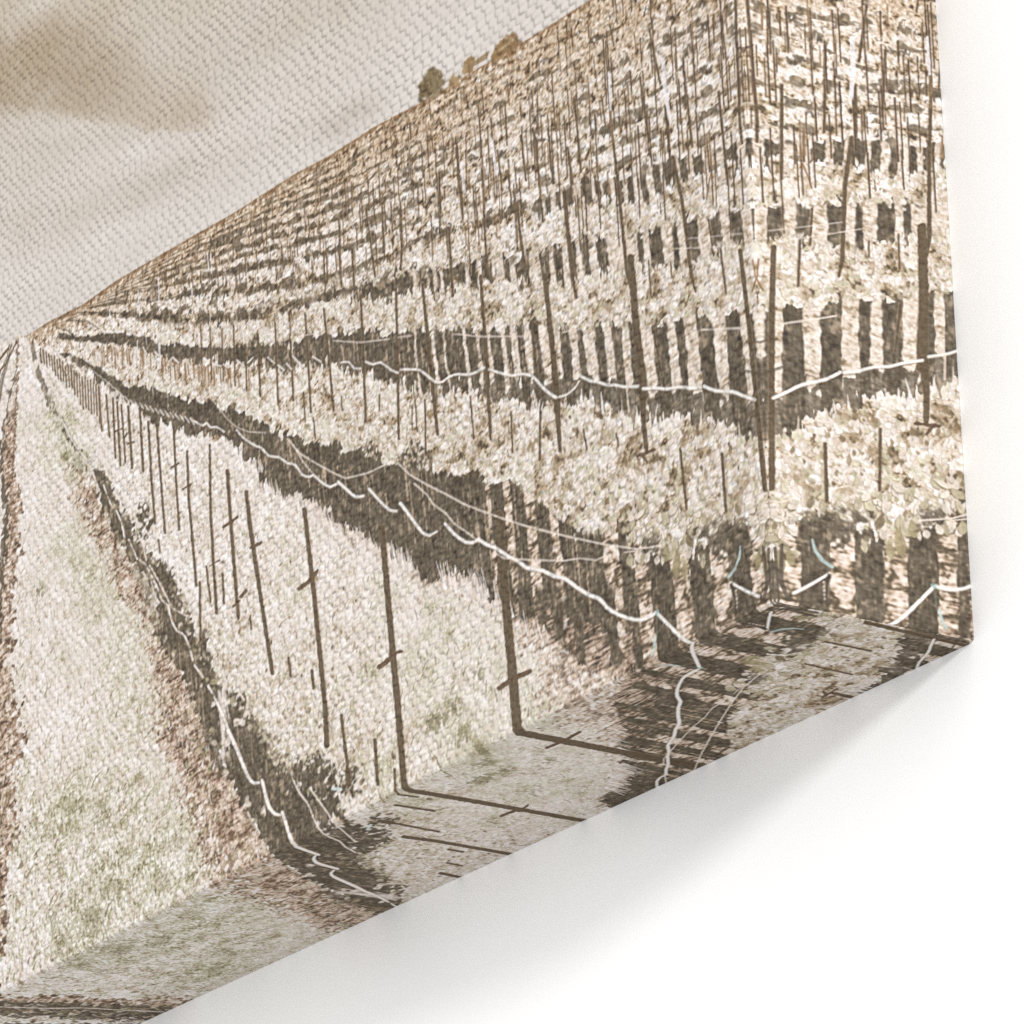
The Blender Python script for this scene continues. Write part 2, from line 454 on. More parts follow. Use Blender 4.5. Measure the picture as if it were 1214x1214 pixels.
# row 3
trunk_row([(79, 395), (87, 399), (118, 397), (138, 394), (164, 398), (198, 407), (240, 411), (290, 410), (305, 400), (317, 407), (345, 409), (368, 396), (388, 398), (408, 392), (447, 392), (500, 389), (570, 389), (594, 387), (630, 377), (658, 391), (690, 384), (755, 386), (785, 380), (832, 368), (868, 374), (898, 364), (940, 360)],
          [(79, 403), (118, 407), (150, 407), (172, 417), (192, 425), (213, 431), (240, 427), (279, 433), (307, 435), (329, 440), (349, 435), (388, 431), (404, 435), (414, 443), (463, 447), (484, 454), (503, 472), (525, 468), (548, 458), (571, 470), (596, 468), (624, 478), (646, 488), (677, 482), (700, 474), (740, 480), (751, 499), (780, 494), (836, 498), (858, 505), (880, 519), (904, 515), (940, 515)],
          [(493, 496), (515, 519), (528, 531), (552, 556), (567, 571), (578.6, 584.5), (596, 602), (608, 616), (626, 632), (644, 655), (660, 668), (679, 688), (696, 709), (720, 729), (741, 750), (763, 778), (795, 806), (815, 831), (850, 865), (884, 893)],
          .1, (70, 940), pale, (5, 6), (240, 640, 60))
# lower shade of row 3 closes the gaps again near the grass
comp(band([(560, 452), (700, 450), (760, 462), (850, 468), (940, 470)], [(560, 466), (620, 476), (690, 472), (751, 498), (836, 496), (880, 516), (940, 512)], 8, 6, 560) * .78, DARK)
# row 2
trunk_row([(85, 419), (103, 429), (118, 435), (134, 446), (150, 458), (168, 458), (198, 462), (217, 476), (240, 474), (270, 486), (295, 487), (315, 504), (337, 514), (368, 524), (402, 526), (408, 536), (437, 522), (451, 538), (460, 549), (480, 540), (486, 527), (511, 526), (514, 561), (555, 563), (586, 571), (606, 565), (628, 579), (642, 595), (670, 615), (690, 626), (739, 620), (775, 640), (848, 626), (888, 616), (912, 640), (940, 640)],
          [(67, 417), (89, 431), (115, 455), (134, 474), (158, 480), (174, 498), (198, 508), (217, 512), (230, 518), (256, 514), (275, 526), (299, 542), (309, 570), (329, 580), (352, 593), (372, 599), (400, 623), (425, 633), (454, 647), (464, 656), (494, 672), (505, 684), (535, 680), (555, 684), (577, 704), (600, 722), (628, 742), (660, 762), (685, 790), (733, 790), (751, 800), (800, 800), (940, 760)],
          [(581, 586), (603, 612), (628, 641), (658, 669), (722, 739), (757, 774), (800, 821), (845, 867), (893, 915)],
          .1, (60, 940), palg, (5, 6), (250, 700, 75))
comp(band([(560, 690), (640, 700), (700, 716), (760, 740), (800, 766)], [(560, 692), (640, 752), (690, 792), (745, 792), (800, 790)], 10, 5, 590, 745) * .35, DARK)

lit = band([(606, 716), (640, 730), (690, 742), (760, 752), (800, 770)], [(606, 730), (640, 760), (690, 800), (751, 806), (800, 806)], 9, 3, 612, 778)
comp(lit * .85 * sst(-1.2, .2, N4 + .6 * D1), earth_c)
for a, b, y1 in ((618, 628, 742), (640, 648, 747), (657, 669, 764), (679, 691, 793), (720, 733, 788), (749, 757, 796), (776, 799, 786)):
    fm = sst(-1, 1, XP - .1 * (YP - 740) - a + .8 * N3) * sst(1, -1, XP - .1 * (YP - 740) - b + .8 * N3) * sst(690, 700, YP) * sst(3, -3, YP - y1 + 2 * N3)
    comp(fm * .92, DARK)
comp(poly_mask([(893, 366), (906, 366), (907, 424), (897, 424)], 1, N3, N3) * .9, pale)

# hanging leaves over the top of the near trunk zone
comp(band([(640, 560), (700, 590), (760, 600), (820, 620), (880, 600), (940, 590)], [(640, 596), (690, 632), (735, 622), (775, 655), (815, 670), (850, 640), (885, 622), (912, 660), (940, 660)], 3, 9, 640) * sst(-.9, .2, N3 + .5 * N4), ramp(tt, LEAF))

# ---- field between the two near rows, grass path, earth -------------------
grass_t = (.45 * S1 + .45 * N2 + .4 * N1 + .3 * N3 + .3 * N4) * (.45 + .6 * sst(820, 1020, YP - .1 * XP))
GRASS = [(-2.4, (150, 136, 108)), (-1.5, (190, 177, 151)), (-.8, (210, 199, 180)), (0, (221, 212, 198)), (.8, (228, 220, 209)), (1.8, (238, 233, 226))]
GREEN = [(-2.3, (118, 112, 78)), (-1.3, (160, 154, 118)), (-.4, (193, 187, 158)), (.6, (213, 207, 187)), (2, (233, 229, 217))]
grass_c = ramp(grass_t + .3 + .25 * N4, GRASS)
green_c = ramp(grass_t * 1.1 - .2, GREEN)
b2 = curve([(-40, 430), (20, 402), (67, 417), (89, 431), (115, 455), (134, 474), (158, 480), (174, 498), (198, 508), (230, 518), (275, 526), (299, 542), (309, 570), (329, 580), (372, 599), (400, 623), (454, 647), (494, 672), (505, 684), (555, 684), (577, 704), (600, 722), (628, 742), (660, 762), (685, 790), (751, 797), (800, 812), (940, 760)], XP)
low = sst(-.5, .5, YP - b2 - 4 * S3 - 3 * S1)
comp(low, grass_c)
comp(low * sst(360, 560, YP + .35 * XP - 330 + 60 * N5) * sst(.1, 1.6, N4 + .7 * N5 + (YP - 760) / 160) * .5, green_c)
# brown litter where the field meets the shade of row 2
comp(low * sst(20, 4, YP - b2 - 4 * S3 - 3 * S1 - 6 * N4) * sst(280, 420, XP) * .5, earth_c)
comp(low * poly_mask([(600, 742), (690, 770), (760, 780), (810, 800), (700, 840), (640, 850), (640, 790)], 9, N4, N3) * .65, earth_c)

# path left of row 1
row1_l = [(395, 33), (441, 42), (480, 56), (524, 82), (560, 112), (600, 117), (650, 147), (700, 184), (750, 186), (800, 216), (860, 240), (930, 276), (976, 300), (1010, 320), (1100, 352), (1250, 400)]
row1_r = [(395, 38), (441, 48), (480, 66), (524, 88), (560, 126), (597, 142), (650, 172), (700, 211), (738, 229), (780, 240), (830, 275), (848, 294), (870, 317), (905, 329), (960, 352), (1010, 372), (1100, 400), (1250, 450)]
XL = curve(row1_l, YP); XR = curve(row1_r, YP)
path = sst(.5, -.5, XP - XL) * land * sst(398, 404, YP)
comp(path, grass_c)
gp = sst(0, 1.7, .35 * N3 + .5 * N4 + .8 * N5 + 1.3 * sst(60, 10, np.abs(XL - 38 - XP)) * sst(440, 500, YP) * sst(700, 640, YP) + .9 * sst(110, 20, np.abs(XP - 150)) * sst(660, 760, YP) * sst(900, 860, YP) + 1.3 * sst(900, 1000, YP) * sst(20, 90, XP) - .55)
comp(path * gp * .45 * sst(440, 520, YP), green_c)
comp(path * sst(1.6, 2.5, N4 * .7 + .5 * N3 + .5 * N5) * .6 * sst(840, 980, YP), ramp(grass_t, [(-2, (96, 92, 62)), (0, (138, 132, 94)), (2, (190, 184, 150))]))
def tufts(lst):
    G = np.zeros(XP.shape, np.float32)
    for x, y, r, k in lst:
        sl = window(x - 3 * r, x + 3 * r, y - 3.6 * r, y + 3.6 * r)
        if sl is not None:
            G[sl] += k * np.exp(-.5 * (((XP[sl] - x) / r) ** 2 + ((YP[sl] - y) / (1.25 * r)) ** 2))
    return G


G1 = tufts([(70, 500, 16, 1), (85, 545, 18, 1), (92, 655, 20, 1), (115, 700, 20, .9), (45, 690, 7, 1), (150, 760, 22, .9), (165, 840, 22, .8), (75, 780, 14, .6), (100, 945, 24, 1.2), (75, 965, 18, 1), (170, 930, 20, .8),
            (45, 1000, 16, .8), (210, 980, 18, 1), (130, 1040, 28, 1), (165, 1010, 20, .8), (75, 1105, 20, 1.1), (190, 1060, 22, .8), (225, 1035, 16, .8), (30, 930, 10, .6), (120, 870, 16, .5), (110, 1120, 22, .9), (28, 1075, 14, .7), (60, 640, 10, .5),
            (520, 800, 20, .55), (540, 850, 16, .7), (570, 885, 16, .7), (490, 785, 12, .6), (500, 850, 14, .7), (560, 760, 10, .5), (455, 900, 14, .9), (440, 800, 12, .7), (470, 940, 16, .9), (545, 905, 22, .9), (600, 790, 14, .6), (520, 740, 22, .6), (640, 850, 14, .8), (350, 690, 14, .5), (330, 640, 12, .4)])
earth = poly_mask([(78, 545), (112, 545), (160, 640), (215, 780), (300, 930), (330, 1010), (360, 1100), (262, 1085), (240, 1045), (225, 1000), (208, 960), (212, 915), (182, 880), (176, 820), (172, 772), (168, 745), (148, 716), (128, 690), (118, 660), (96, 620), (84, 575)], 11, .6 * N3 + .6 * N4, N4)
earth = earth * sst(.6, -.6, XP - XL)
comp(earth * np.clip(.95 - .6 * sst(.2, 1.4, N4 + .4 * N5) * sst(900, 640, YP), 0, 1), earth_c)
comp(earth * sst(.9, 2.0, -N3 + .5 * D1) * .7, (122, 99, 76))
olive = poly_mask([(48, 450), (70, 492), (110, 545), (92, 560), (74, 528), (58, 490)], 4, N3, N4)
comp(olive * .55 * path, green_c * .82)
comp(poly_mask([(242, 850), (266, 850), (268, 905), (252, 914), (240, 880)], 5, N3, N4) * .75, DARK * 1.08)
comp(poly_mask([(160, 640), (186, 690), (196, 740), (180, 735), (166, 690), (148, 650)], 5, N3, N4) * .5 * path, green_c * .7)

# shade strip of row 1
strip = sst(-.6, .6, XP - XL - 3 * N3 * np.clip((YP - 400) / 250, 0, 1)) * sst(.6, -.6, XP - XR - 3.2 * N3 * np.clip((YP - 400) / 250, 0, 1)) * sst(398, 402, YP)
thin_m = np.clip((YP - 470) / 60, .0, 1)
brk = sst(-1.5, -.4, N4 + .3 * N5 + .9 * thin_m)
comp(strip * (.8 + .17 * thin_m) * brk, DARK * (1 + .12 * (1 - thin_m))[..., None])
comp(strip * sst(540, 546, YP) * sst(560, 553, YP) * .8, grass_c)
# canopy of row 1, hanging past the shade
canopy = poly_mask([(46, 404), (64, 428), (90, 470), (120, 500), (140, 545), (160, 590), (180, 632), (205, 668), (232, 715), (246, 760), (268, 800), (296, 846), (318, 868), (332, 905), (346, 930), (360, 905), (396, 893), (420, 905), (426, 942), (398, 975), (480, 930), (470, 800), (420, 700), (300, 560), (200, 520), (120, 455), (70, 418)], 4, N3, N4)
comp(canopy * sst(0, 1.2, N4 * .8 + .5 * N3 + .9) * .75, ramp(tt, LEAF))
comp(canopy * sst(.3, 1.8, N4 - .5 * N3) * .5 * sst(700, 800, YP), green_c)
for pts in ([(350, 905), (372, 894), (392, 900), (398, 930), (400, 968), (384, 985), (366, 992), (350, 960), (340, 930)],
            [(408, 912), (418, 904), (422, 930), (414, 945), (404, 940)],
            [(330, 900), (352, 930), (372, 975), (385, 995), (350, 1010), (322, 1006), (316, 960)],
            [(176, 668), (198, 666), (206, 690), (190, 692)], [(232, 752), (246, 748), (248, 800), (232, 800)], [(165, 600), (172, 596), (176, 628), (166, 640)],
            [(278, 812), (290, 830), (288, 852), (280, 846)]):
    comp(poly_mask(pts, 3.5, N3, N2) * .93, DARK)
# left of the path: another earth strip and row in shade
lx_d = [(398, 22), (441, 20), (460, 13), (498, 7), (551, 1), (609, 9), (649, 5), (700, 0), (800, -6), (1000, -24), (1250, -40)]
lx_r = [(398, 24), (441, 21), (508, 19), (557, 17), (580, 22), (600, 26), (659, 24), (698, 17), (787, 12), (810, 16), (885, 29), (928, 16), (988, 26), (1027, 10), (1100, 6), (1140, 0), (1250, -10)]
xd = curve(lx_d, YP); xr_ = curve(lx_r, YP)
le = sst(-.7, .7, XP - xd + 2 * N3) * sst(.7, -.7, XP - xr_ + 4 * N3 * sst(520, 700, YP)) * sst(440, 520, YP)
comp(le, earth_c)
comp(le * sst(.7, 1.6, -N3 + .6 * D1) * .75, (116, 96, 74))
comp(sst(.7, -.7, np.abs(XP - xd + 1.5 * N3) - np.clip((YP - 395) / 60, .8, 4.5)) * sst(399, 404, YP) * .9 * sst(-1.6, -.6, N4), DARK)
comp(sst(.7, -.7, np.abs(XP - curve([(398, 21), (445, 21), (510, 18), (560, 15)], YP) + N2) - 1.2) * sst(399, 404, YP) * sst(570, 560, YP) * .75, (128, 104, 78))
left = sst(-3, -7, XP - xd + 3 * N3) * sst(405, 415, YP)
comp(left * sst(-12, -18, XP - xd + 3 * N3), grass_c)
lx_2 = [(398, 18), (450, 8), (560, -8), (800, -14), (969, -4), (1071, -10), (1172, -17), (1260, -22)]
x2 = curve(lx_2, YP)
comp(sst(1, -1, np.abs(XP - x2 + 4.5 + 2.2 * N3 * sst(420, 700, YP)) - 9.5 * sst(390, 900, YP)) * sst(404, 410, YP) * .95 * land, DARK)
for off, w, al in ((-46, 4, .9), (-70, 7, .9), (-96, 7, .9), (-150, 9, .9)):
    sc = np.clip((YP - 400) / 700, .03, 1.3)
    comp(sst(1, -1, np.abs(XP - x2 - off * sc + 3 * N3 * sc) - w * sc * 1.1) * sst(404, 410, YP) * al * land, DARK)
stroke([(20, 405), (8, 430), (0, 440), (-20, 480)], 2.2, (120, 98, 72), .8)
stroke([(10, 413), (3, 422), (-8, 436)], 2.5, (116, 96, 72), .9)
comp(sst(1, -1, np.abs(XP - x2 + 24 + 2.5 * N3) - 6.5 - 2 * N4) * sst(880, 940, YP) * .9, DARK * .95)
stroke([(-12, 969), (-16, 1071), (-22, 1110), (-27, 1172), (-32, 1220)], 1.8, (226, 214, 200), .9, .3)

# ---- grass blades and leaves, one by one ----------------------------------
LC = [(231, 223, 213), (225, 214, 201), (217, 204, 187), (238, 231, 223), (207, 193, 172)]
DC = [(150, 132, 100), (132, 116, 88), (170, 150, 118), (160, 152, 116), (178, 172, 138)]


def pick(cs):
    c = np.array(cs[rng.integers(len(cs))], float)
    return c + rng.normal(0, 5)


def b2y(x):
    return np.interp(x, [67, 115, 174, 299, 309, 400, 500, 577, 628, 685, 751, 940], [417, 455, 498, 542, 570, 623, 678, 704, 742, 790, 797, 770])


n = 0
while n < 5200:                                            # blades in the field and on the path
    x, y = rng.uniform(-60, 760), rng.uniform(440, 1200)
    xl = np.interp(y, [p[0] for p in row1_l], [p[1] for p in row1_l])
    xr0 = np.interp(y, [p[0] for p in row1_r], [p[1] for p in row1_r])
    if y > 1182 - .5 * x or y < b2y(x) + 6 or (xl - 6 < x < xr0 + 4):
        continue
    n += 1
    s = np.clip((y - 400) / 450, .25, 1.15)
    h = rng.uniform(4, 11) * s
    ang = rng.normal(.12, .35)
    col = pick(LC) if rng.random() < .74 - .22 * (y > 930) else pick(DC)
    if rng.random() < .07 + .12 * (y > 900):
        col = np.array((160, 158, 116.)) + rng.normal(0, 14)
    stroke([(x, y), (x + math.sin(ang) * h * .5, y - h * .55), (x + math.sin(ang) * h * .9, y - h)], [1.7 * s + .3, .7], col, rng.uniform(.35, .8))
for k in range(26):                                        # tufts at the foot of row 2
    x = rng.uniform(300, 640)
    y = b2y(x) + rng.uniform(-2, 10)
    for q in range(6):
        h = rng.uniform(10, 34) * np.clip((x - 150) / 400, .3, 1)
        x2 = x + rng.normal(0, 6)
        stroke([(x2, y + 6), (x2 - h * rng.uniform(.1, .35), y + 4 - h)], [2.4, .8], pick(LC), .75)
for k in range(60):                                        # and of row 3
    x = rng.uniform(420, 925)
    y = np.interp(x, [414, 484, 525, 571, 646, 700, 751, 836, 880, 930], [443, 456, 468, 470, 487, 474, 498, 499, 517, 515]) + 5
    h = rng.uniform(6, 26) * np.clip((x - 250) / 500, .3, 1)
    stroke([(x, y + 4), (x - h * rng.uniform(-.15, .3), y - h)], [3.2, .8], pick(LC), .85)


def at(F, x, y):
    u, v = to_canvas(x, y)
    return float(F[int(np.clip((v - V0) * RES, 0, NV - 1)), int(np.clip((u - U0) * RES, 0, NU - 1))])


def ramp1(t):
    xs = [q[0] for q in LEAF]
    return np.array([np.interp(t, xs, [q[1][k] for q in LEAF]) for k in range(3)])


def leaves(n, xa, xb, f_top, f_bot, s0, s1, gr=.12, dk=.15):
    for _ in range(n):
        x = rng.uniform(xa, xb)
        yt, yb = f_top(x), f_bot(x)
        y = rng.uniform(yt, yb)
        s = s0 + (s1 - s0) * (x - xa) / (xb - xa)
        a, b = s * rng.uniform(.36, .68), s * rng.uniform(.8, 1.6)
        r = rng.random()
        if r < dk:
            col = pick(DC); a *= .7; b *= .8
        elif r < dk + gr * (1.0 + 1.2 * ((y - yt) > .5 * (yb - yt))):
            col = np.array((199, 192, 164.)) + rng.normal(0, 10)
        else:
            col = ramp1(.75 * at(N4, x, y) + .35 * at(N3, x, y) + rng.normal(.25, .7) - .5 * max(0, (y - yt) / (yb - yt + 1) - .6))
        ang = rng.normal(.15, .34)
        leaf(x + .5, y + 1.0, a * 1.15, b * 1.1, ang, np.array((160, 142, 114.)) + rng.normal(0, 12), .3)
        leaf(x, y, a, b, ang, col, rng.uniform(.6, .95))
        if s > 3.4 and r > dk + gr and rng.random() < .5:
            stroke([(x + math.sin(ang) * b * .7, y - math.cos(ang) * b * .7), (x - math.sin(ang) * b * .7, y + math.cos(ang) * b * .7)], .7, col * .9, .5)


for k in range(1100):                                      # long blades at the near end of the lane
    x = rng.uniform(-10, 300); y = rng.uniform(930, 1190)
    if y > 1180 - .5 * x or x > np.interp(y, [930, 1000, 1085], [215, 228, 262]) or x < 14:
        continue
    h = rng.uniform(9, 22); ang = rng.normal(.1, .5)
    r = rng.random()
    col = pick(LC) if r < .55 else (np.array((150, 150, 108.)) + rng.normal(0, 12) if r < .8 else pick(DC))
    stroke([(x, y), (x + math.sin(ang) * h * .45, y - h * .6), (x + math.sin(ang) * h, y - h * .9)], [2.2, .8], col, rng.uniform(.45, .9))
for k in range(360):                                       # leaves that break the edges of the near shade
    y = rng.uniform(470, 985)
    xr0 = np.interp(y, [p[0] for p in row1_r], [p[1] for p in row1_r]); xl0 = np.interp(y, [p[0] for p in row1_l], [p[1] for p in row1_l])
    sc = np.clip((y - 400) / 450, .2, 1.1)
    x = (xr0 + rng.normal(0, 7) * sc) if rng.random() < .65 else (xl0 + rng.normal(-2, 6) * sc)
    r = rng.random()
    col = np.array((170, 158, 126.)) if r < .4 else (np.array((212, 199, 178.)) if r < .8 else np.array((120, 108, 84.)))
    blob(x, y, rng.uniform(1.5, 3.6) * sc + .6, rng.uniform(2.5, 6) * sc + .6, rng.normal(.2, .4), col + rng.normal(0, 8), rng.uniform(.5, .9))
for k in range(60):                                        # thin stems standing in the near shade
    y = rng.uniform(600, 960)
    xr0 = np.interp(y, [p[0] for p in row1_r], [p[1] for p in row1_r]); xl0 = np.interp(y, [p[0] for p in row1_l], [p[1] for p in row1_l])
    x = rng.uniform(xl0 + 4, xr0); h = rng.uniform(14, 44) * (y - 300) / 700
    stroke([(x, y), (x + 1.5, y + h)], rng.uniform(.8, 1.8), (176, 156, 126), rng.uniform(.35, .8))
ip = lambda p: (lambda x: float(np.interp(x, [q[0] for q in p], [q[1] for q in p])))
c3b = ip([(100, 410), (172, 419), (213, 433), (307, 438), (388, 434), (414, 446), (484, 458), (525, 472), (571, 474), (646, 490), (700, 478), (751, 502), (836, 502), (880, 522), (930, 520)])
c2t = ip([(85, 419), (150, 456), (198, 461), (240, 474), (295, 488), (337, 514), (402, 528), (460, 549), (514, 558), (555, 563), (606, 568), (642, 596), (690, 632), (739, 632), (790, 660), (848, 640), (888, 622), (930, 665)])
leaves(900, 110, 420, c3b, c2t, 1.4, 2.6)
leaves(3400, 400, 925, c3b, c2t, 2.2, 5.0)
c4b = ip([(250, 386), (330, 376), (400, 358), (465, 352), (540, 346), (600, 338), (640, 338), (690, 332), (760, 316), (800, 320), (860, 290), (930, 292)])
c3t = ip([(250, 412), (345, 408), (368, 396), (447, 392), (570, 390), (594, 388), (630, 380), (658, 391), (755, 388), (832, 370), (898, 366), (930, 364)])
leaves(2400, 250, 925, c4b, c3t, 1.6, 4.2)
c5b = ip([(300, 350), (366, 340), (490, 295), (560, 276), (632, 262), (690, 240), (760, 238), (800, 218), (860, 204), (930, 200)])
c4t = ip([(300, 368), (395, 344), (465, 331), (540, 312), (640, 298), (720, 280), (800, 266), (860, 248), (930, 240)])
leaves(1700, 300, 925, c5b, c4t, 1.4, 3.6)
leaves(1500, 460, 925, ip([(460, 150), (560, 92), (700, 8), (925, -120)]), ip([(460, 290), (560, 262), (690, 222), (790, 186), (925, 160)]), 1.3, 2.9, .05, .2)
leaves(700, 60, 440, ip([(60, 420), (134, 480), (198, 512), (300, 580), (440, 760)]), ip([(60, 425), (134, 540), (198, 640), (240, 740), (300, 850), (330, 905), (440, 930)]), 1.4, 3.8, .14, .16)
leaves(700, 235, 480, ip([(235, 690), (300, 740), (400, 820), (480, 870)]), ip([(235, 740), (300, 850), (330, 905), (350, 925), (400, 895), (430, 950), (480, 925)]), 2.6, 4.6, .2, .22)
def scatter(n, cond, smin, smax):
    """bright leaf tips and tufts over the open field and the lane"""
    k = 0
    while k < n:
        x, y = rng.uniform(-20, 760), rng.uniform(430, 1190)
        if not cond(x, y):
            continue
        k += 1
        sc = np.clip((y - 380) / 480, .25, 1.1)
        t = .7 * at(N4, x, y) + .4 * at(N3, x, y) + rng.normal(.85, .7)
        a = rng.uniform(smin, smax) * sc + .4
        ang = rng.normal(.12, .3)
        leaf(x + .4, y + .9, a * 1.1, a * 2.4, ang, (186, 170, 142), .18)
        leaf(x, y, a, a * rng.uniform(1.6, 2.6), ang, ramp1(t), rng.uniform(.5, .9))


_rl = np.array(row1_l); _rr = np.array(row1_r)
scatter(2600, lambda x, y: x > np.interp(y, _rr[:, 0], _rr[:, 1]) + 6 and y > b2y(x) + 8 and y < 1176 - .505 * x, .9, 2.2)
scatter(1300, lambda x, y: 10 < x < np.interp(y, _rl[:, 0], _rl[:, 1]) - 8 - 45 * (y > 540) and y < 1176 - .505 * x, .7, 1.9)
comp(land * sst(.25, 1.05, G1 + .30 * N3 + .28 * N2 + .2 * S1) * sst(.05, .25, G1) * .82, ramp(grass_t * 1.2 - .25 + .3 * N4, GREEN))
G2 = tufts([(118, 968, 9, 1), (112, 1085, 9, 1), (104, 1092, 8, 1), (128, 1052, 8, .8), (84, 960, 7, .8), (46, 700, 5, 1), (150, 1010, 6, .8), (74, 1120, 9, .8), (520, 855, 7, 1), (512, 862, 6, 1), (538, 838, 8, .8), (500, 780, 6, .8), (566, 800, 6, .8), (548, 876, 9, .8), (570, 895, 7, .8), (210, 1000, 6, .8), (190, 1045, 7, .7), (60, 1085, 6, .8)])
comp(land * sst(.35, 1.1, G2 + .35 * N2 + .35 * S1) * sst(.1, .4, G2) * .6, ramp(grass_t, [(-2, (88, 84, 58)), (0, (124, 117, 84)), (2, (170, 162, 128))]))
for pts in ([(350, 905), (372, 894), (392, 900), (398, 930), (400, 968), (384, 985), (366, 992), (350, 960), (340, 930)],
            [(408, 912), (418, 904), (422, 930), (414, 945), (404, 940)],
            [(330, 900), (352, 930), (372, 975), (385, 995), (350, 1010), (322, 1006), (316, 960)],
            [(176, 668), (198, 666), (206, 690), (190, 692)], [(232, 752), (246, 748), (248, 800), (232, 800)], [(165, 600), (172, 596), (176, 628), (166, 640)],
            [(278, 812), (290, 830), (288, 852), (280, 846)]):
    comp(poly_mask(pts, 5.5, N3 + .5 * N4, N3 + .6 * N2) * .85 * sst(1.5, .9, N3 + .5 * N2), DARK)
for k in range(700):                                       # blades in front of the tufts
    x = rng.uniform(-5, 640); y = rng.uniform(640, 1185)
    if y > 1178 - .505 * x or (np.interp(y, _rl[:, 0], _rl[:, 1]) - 40 < x < np.interp(y, _rr[:, 0], _rr[:, 1]) + 60) or x < 14 or y < b2y(x) + 20:
        continue
    sc = np.clip((y - 380) / 560, .4, 1.2); h = rng.uniform(9, 22) * sc; ang = rng.normal(.1, .5)
    r = rng.random()
    col = np.array((233, 226, 214.)) if r < .6 else (np.array((158, 156, 116.)) if r < .85 else np.array((138, 124, 92.)))
    stroke([(x, y), (x + math.sin(ang) * h * .45, y - h * .6), (x + math.sin(ang) * h, y - h * .92)], [1.9 * sc, .7], col + rng.normal(0, 8), rng.uniform(.4, .85))
# big hanging leaves by the corner
for _ in range(120):
    x = rng.uniform(745, 925); y = rng.uniform(600, 668)
    if 836 < x < 892 and y > 625:
        continue
    a, b = rng.uniform(1.8, 4.2), rng.uniform(4, 11)
    g = rng.random()
    col = np.array((188, 178, 148.)) if g < .30 else (np.array((222, 211, 193.)) if g < .88 else np.array((140, 127, 100.)))
    col = col + rng.normal(0, 7)
    ang = rng.normal(.15, .35)
    leaf(x + .8, y + 1, a * 1.2, b * 1.1, ang, (118, 104, 80), .5)
    leaf(x, y, a * 1.1, b, ang, col, .9)
    stroke([(x + math.sin(ang) * b * .7, y - math.cos(ang) * b * .7), (x - math.sin(ang) * b * .7, y + math.cos(ang) * b * .7)], .8, col * .86, .6)
for x, y, a, b in ((908, 668, 4, 14), (899, 664, 4, 12), (803, 668, 5, 20), (812, 676, 4, 12), (790, 655, 5, 12)):
    leaf(x, y, a, b, .05, (160, 148, 112), .85)

comp(poly_mask([(838, 632), (850, 620), (872, 616), (890, 622), (893, 640), (886, 654), (862, 656), (846, 664), (836, 650)], 5, N3, N2) * .88, DARK)
comp(poly_mask([(768, 632), (780, 640), (790, 654), (772, 658), (764, 645)], 4, N3, N2) * .8, DARK)
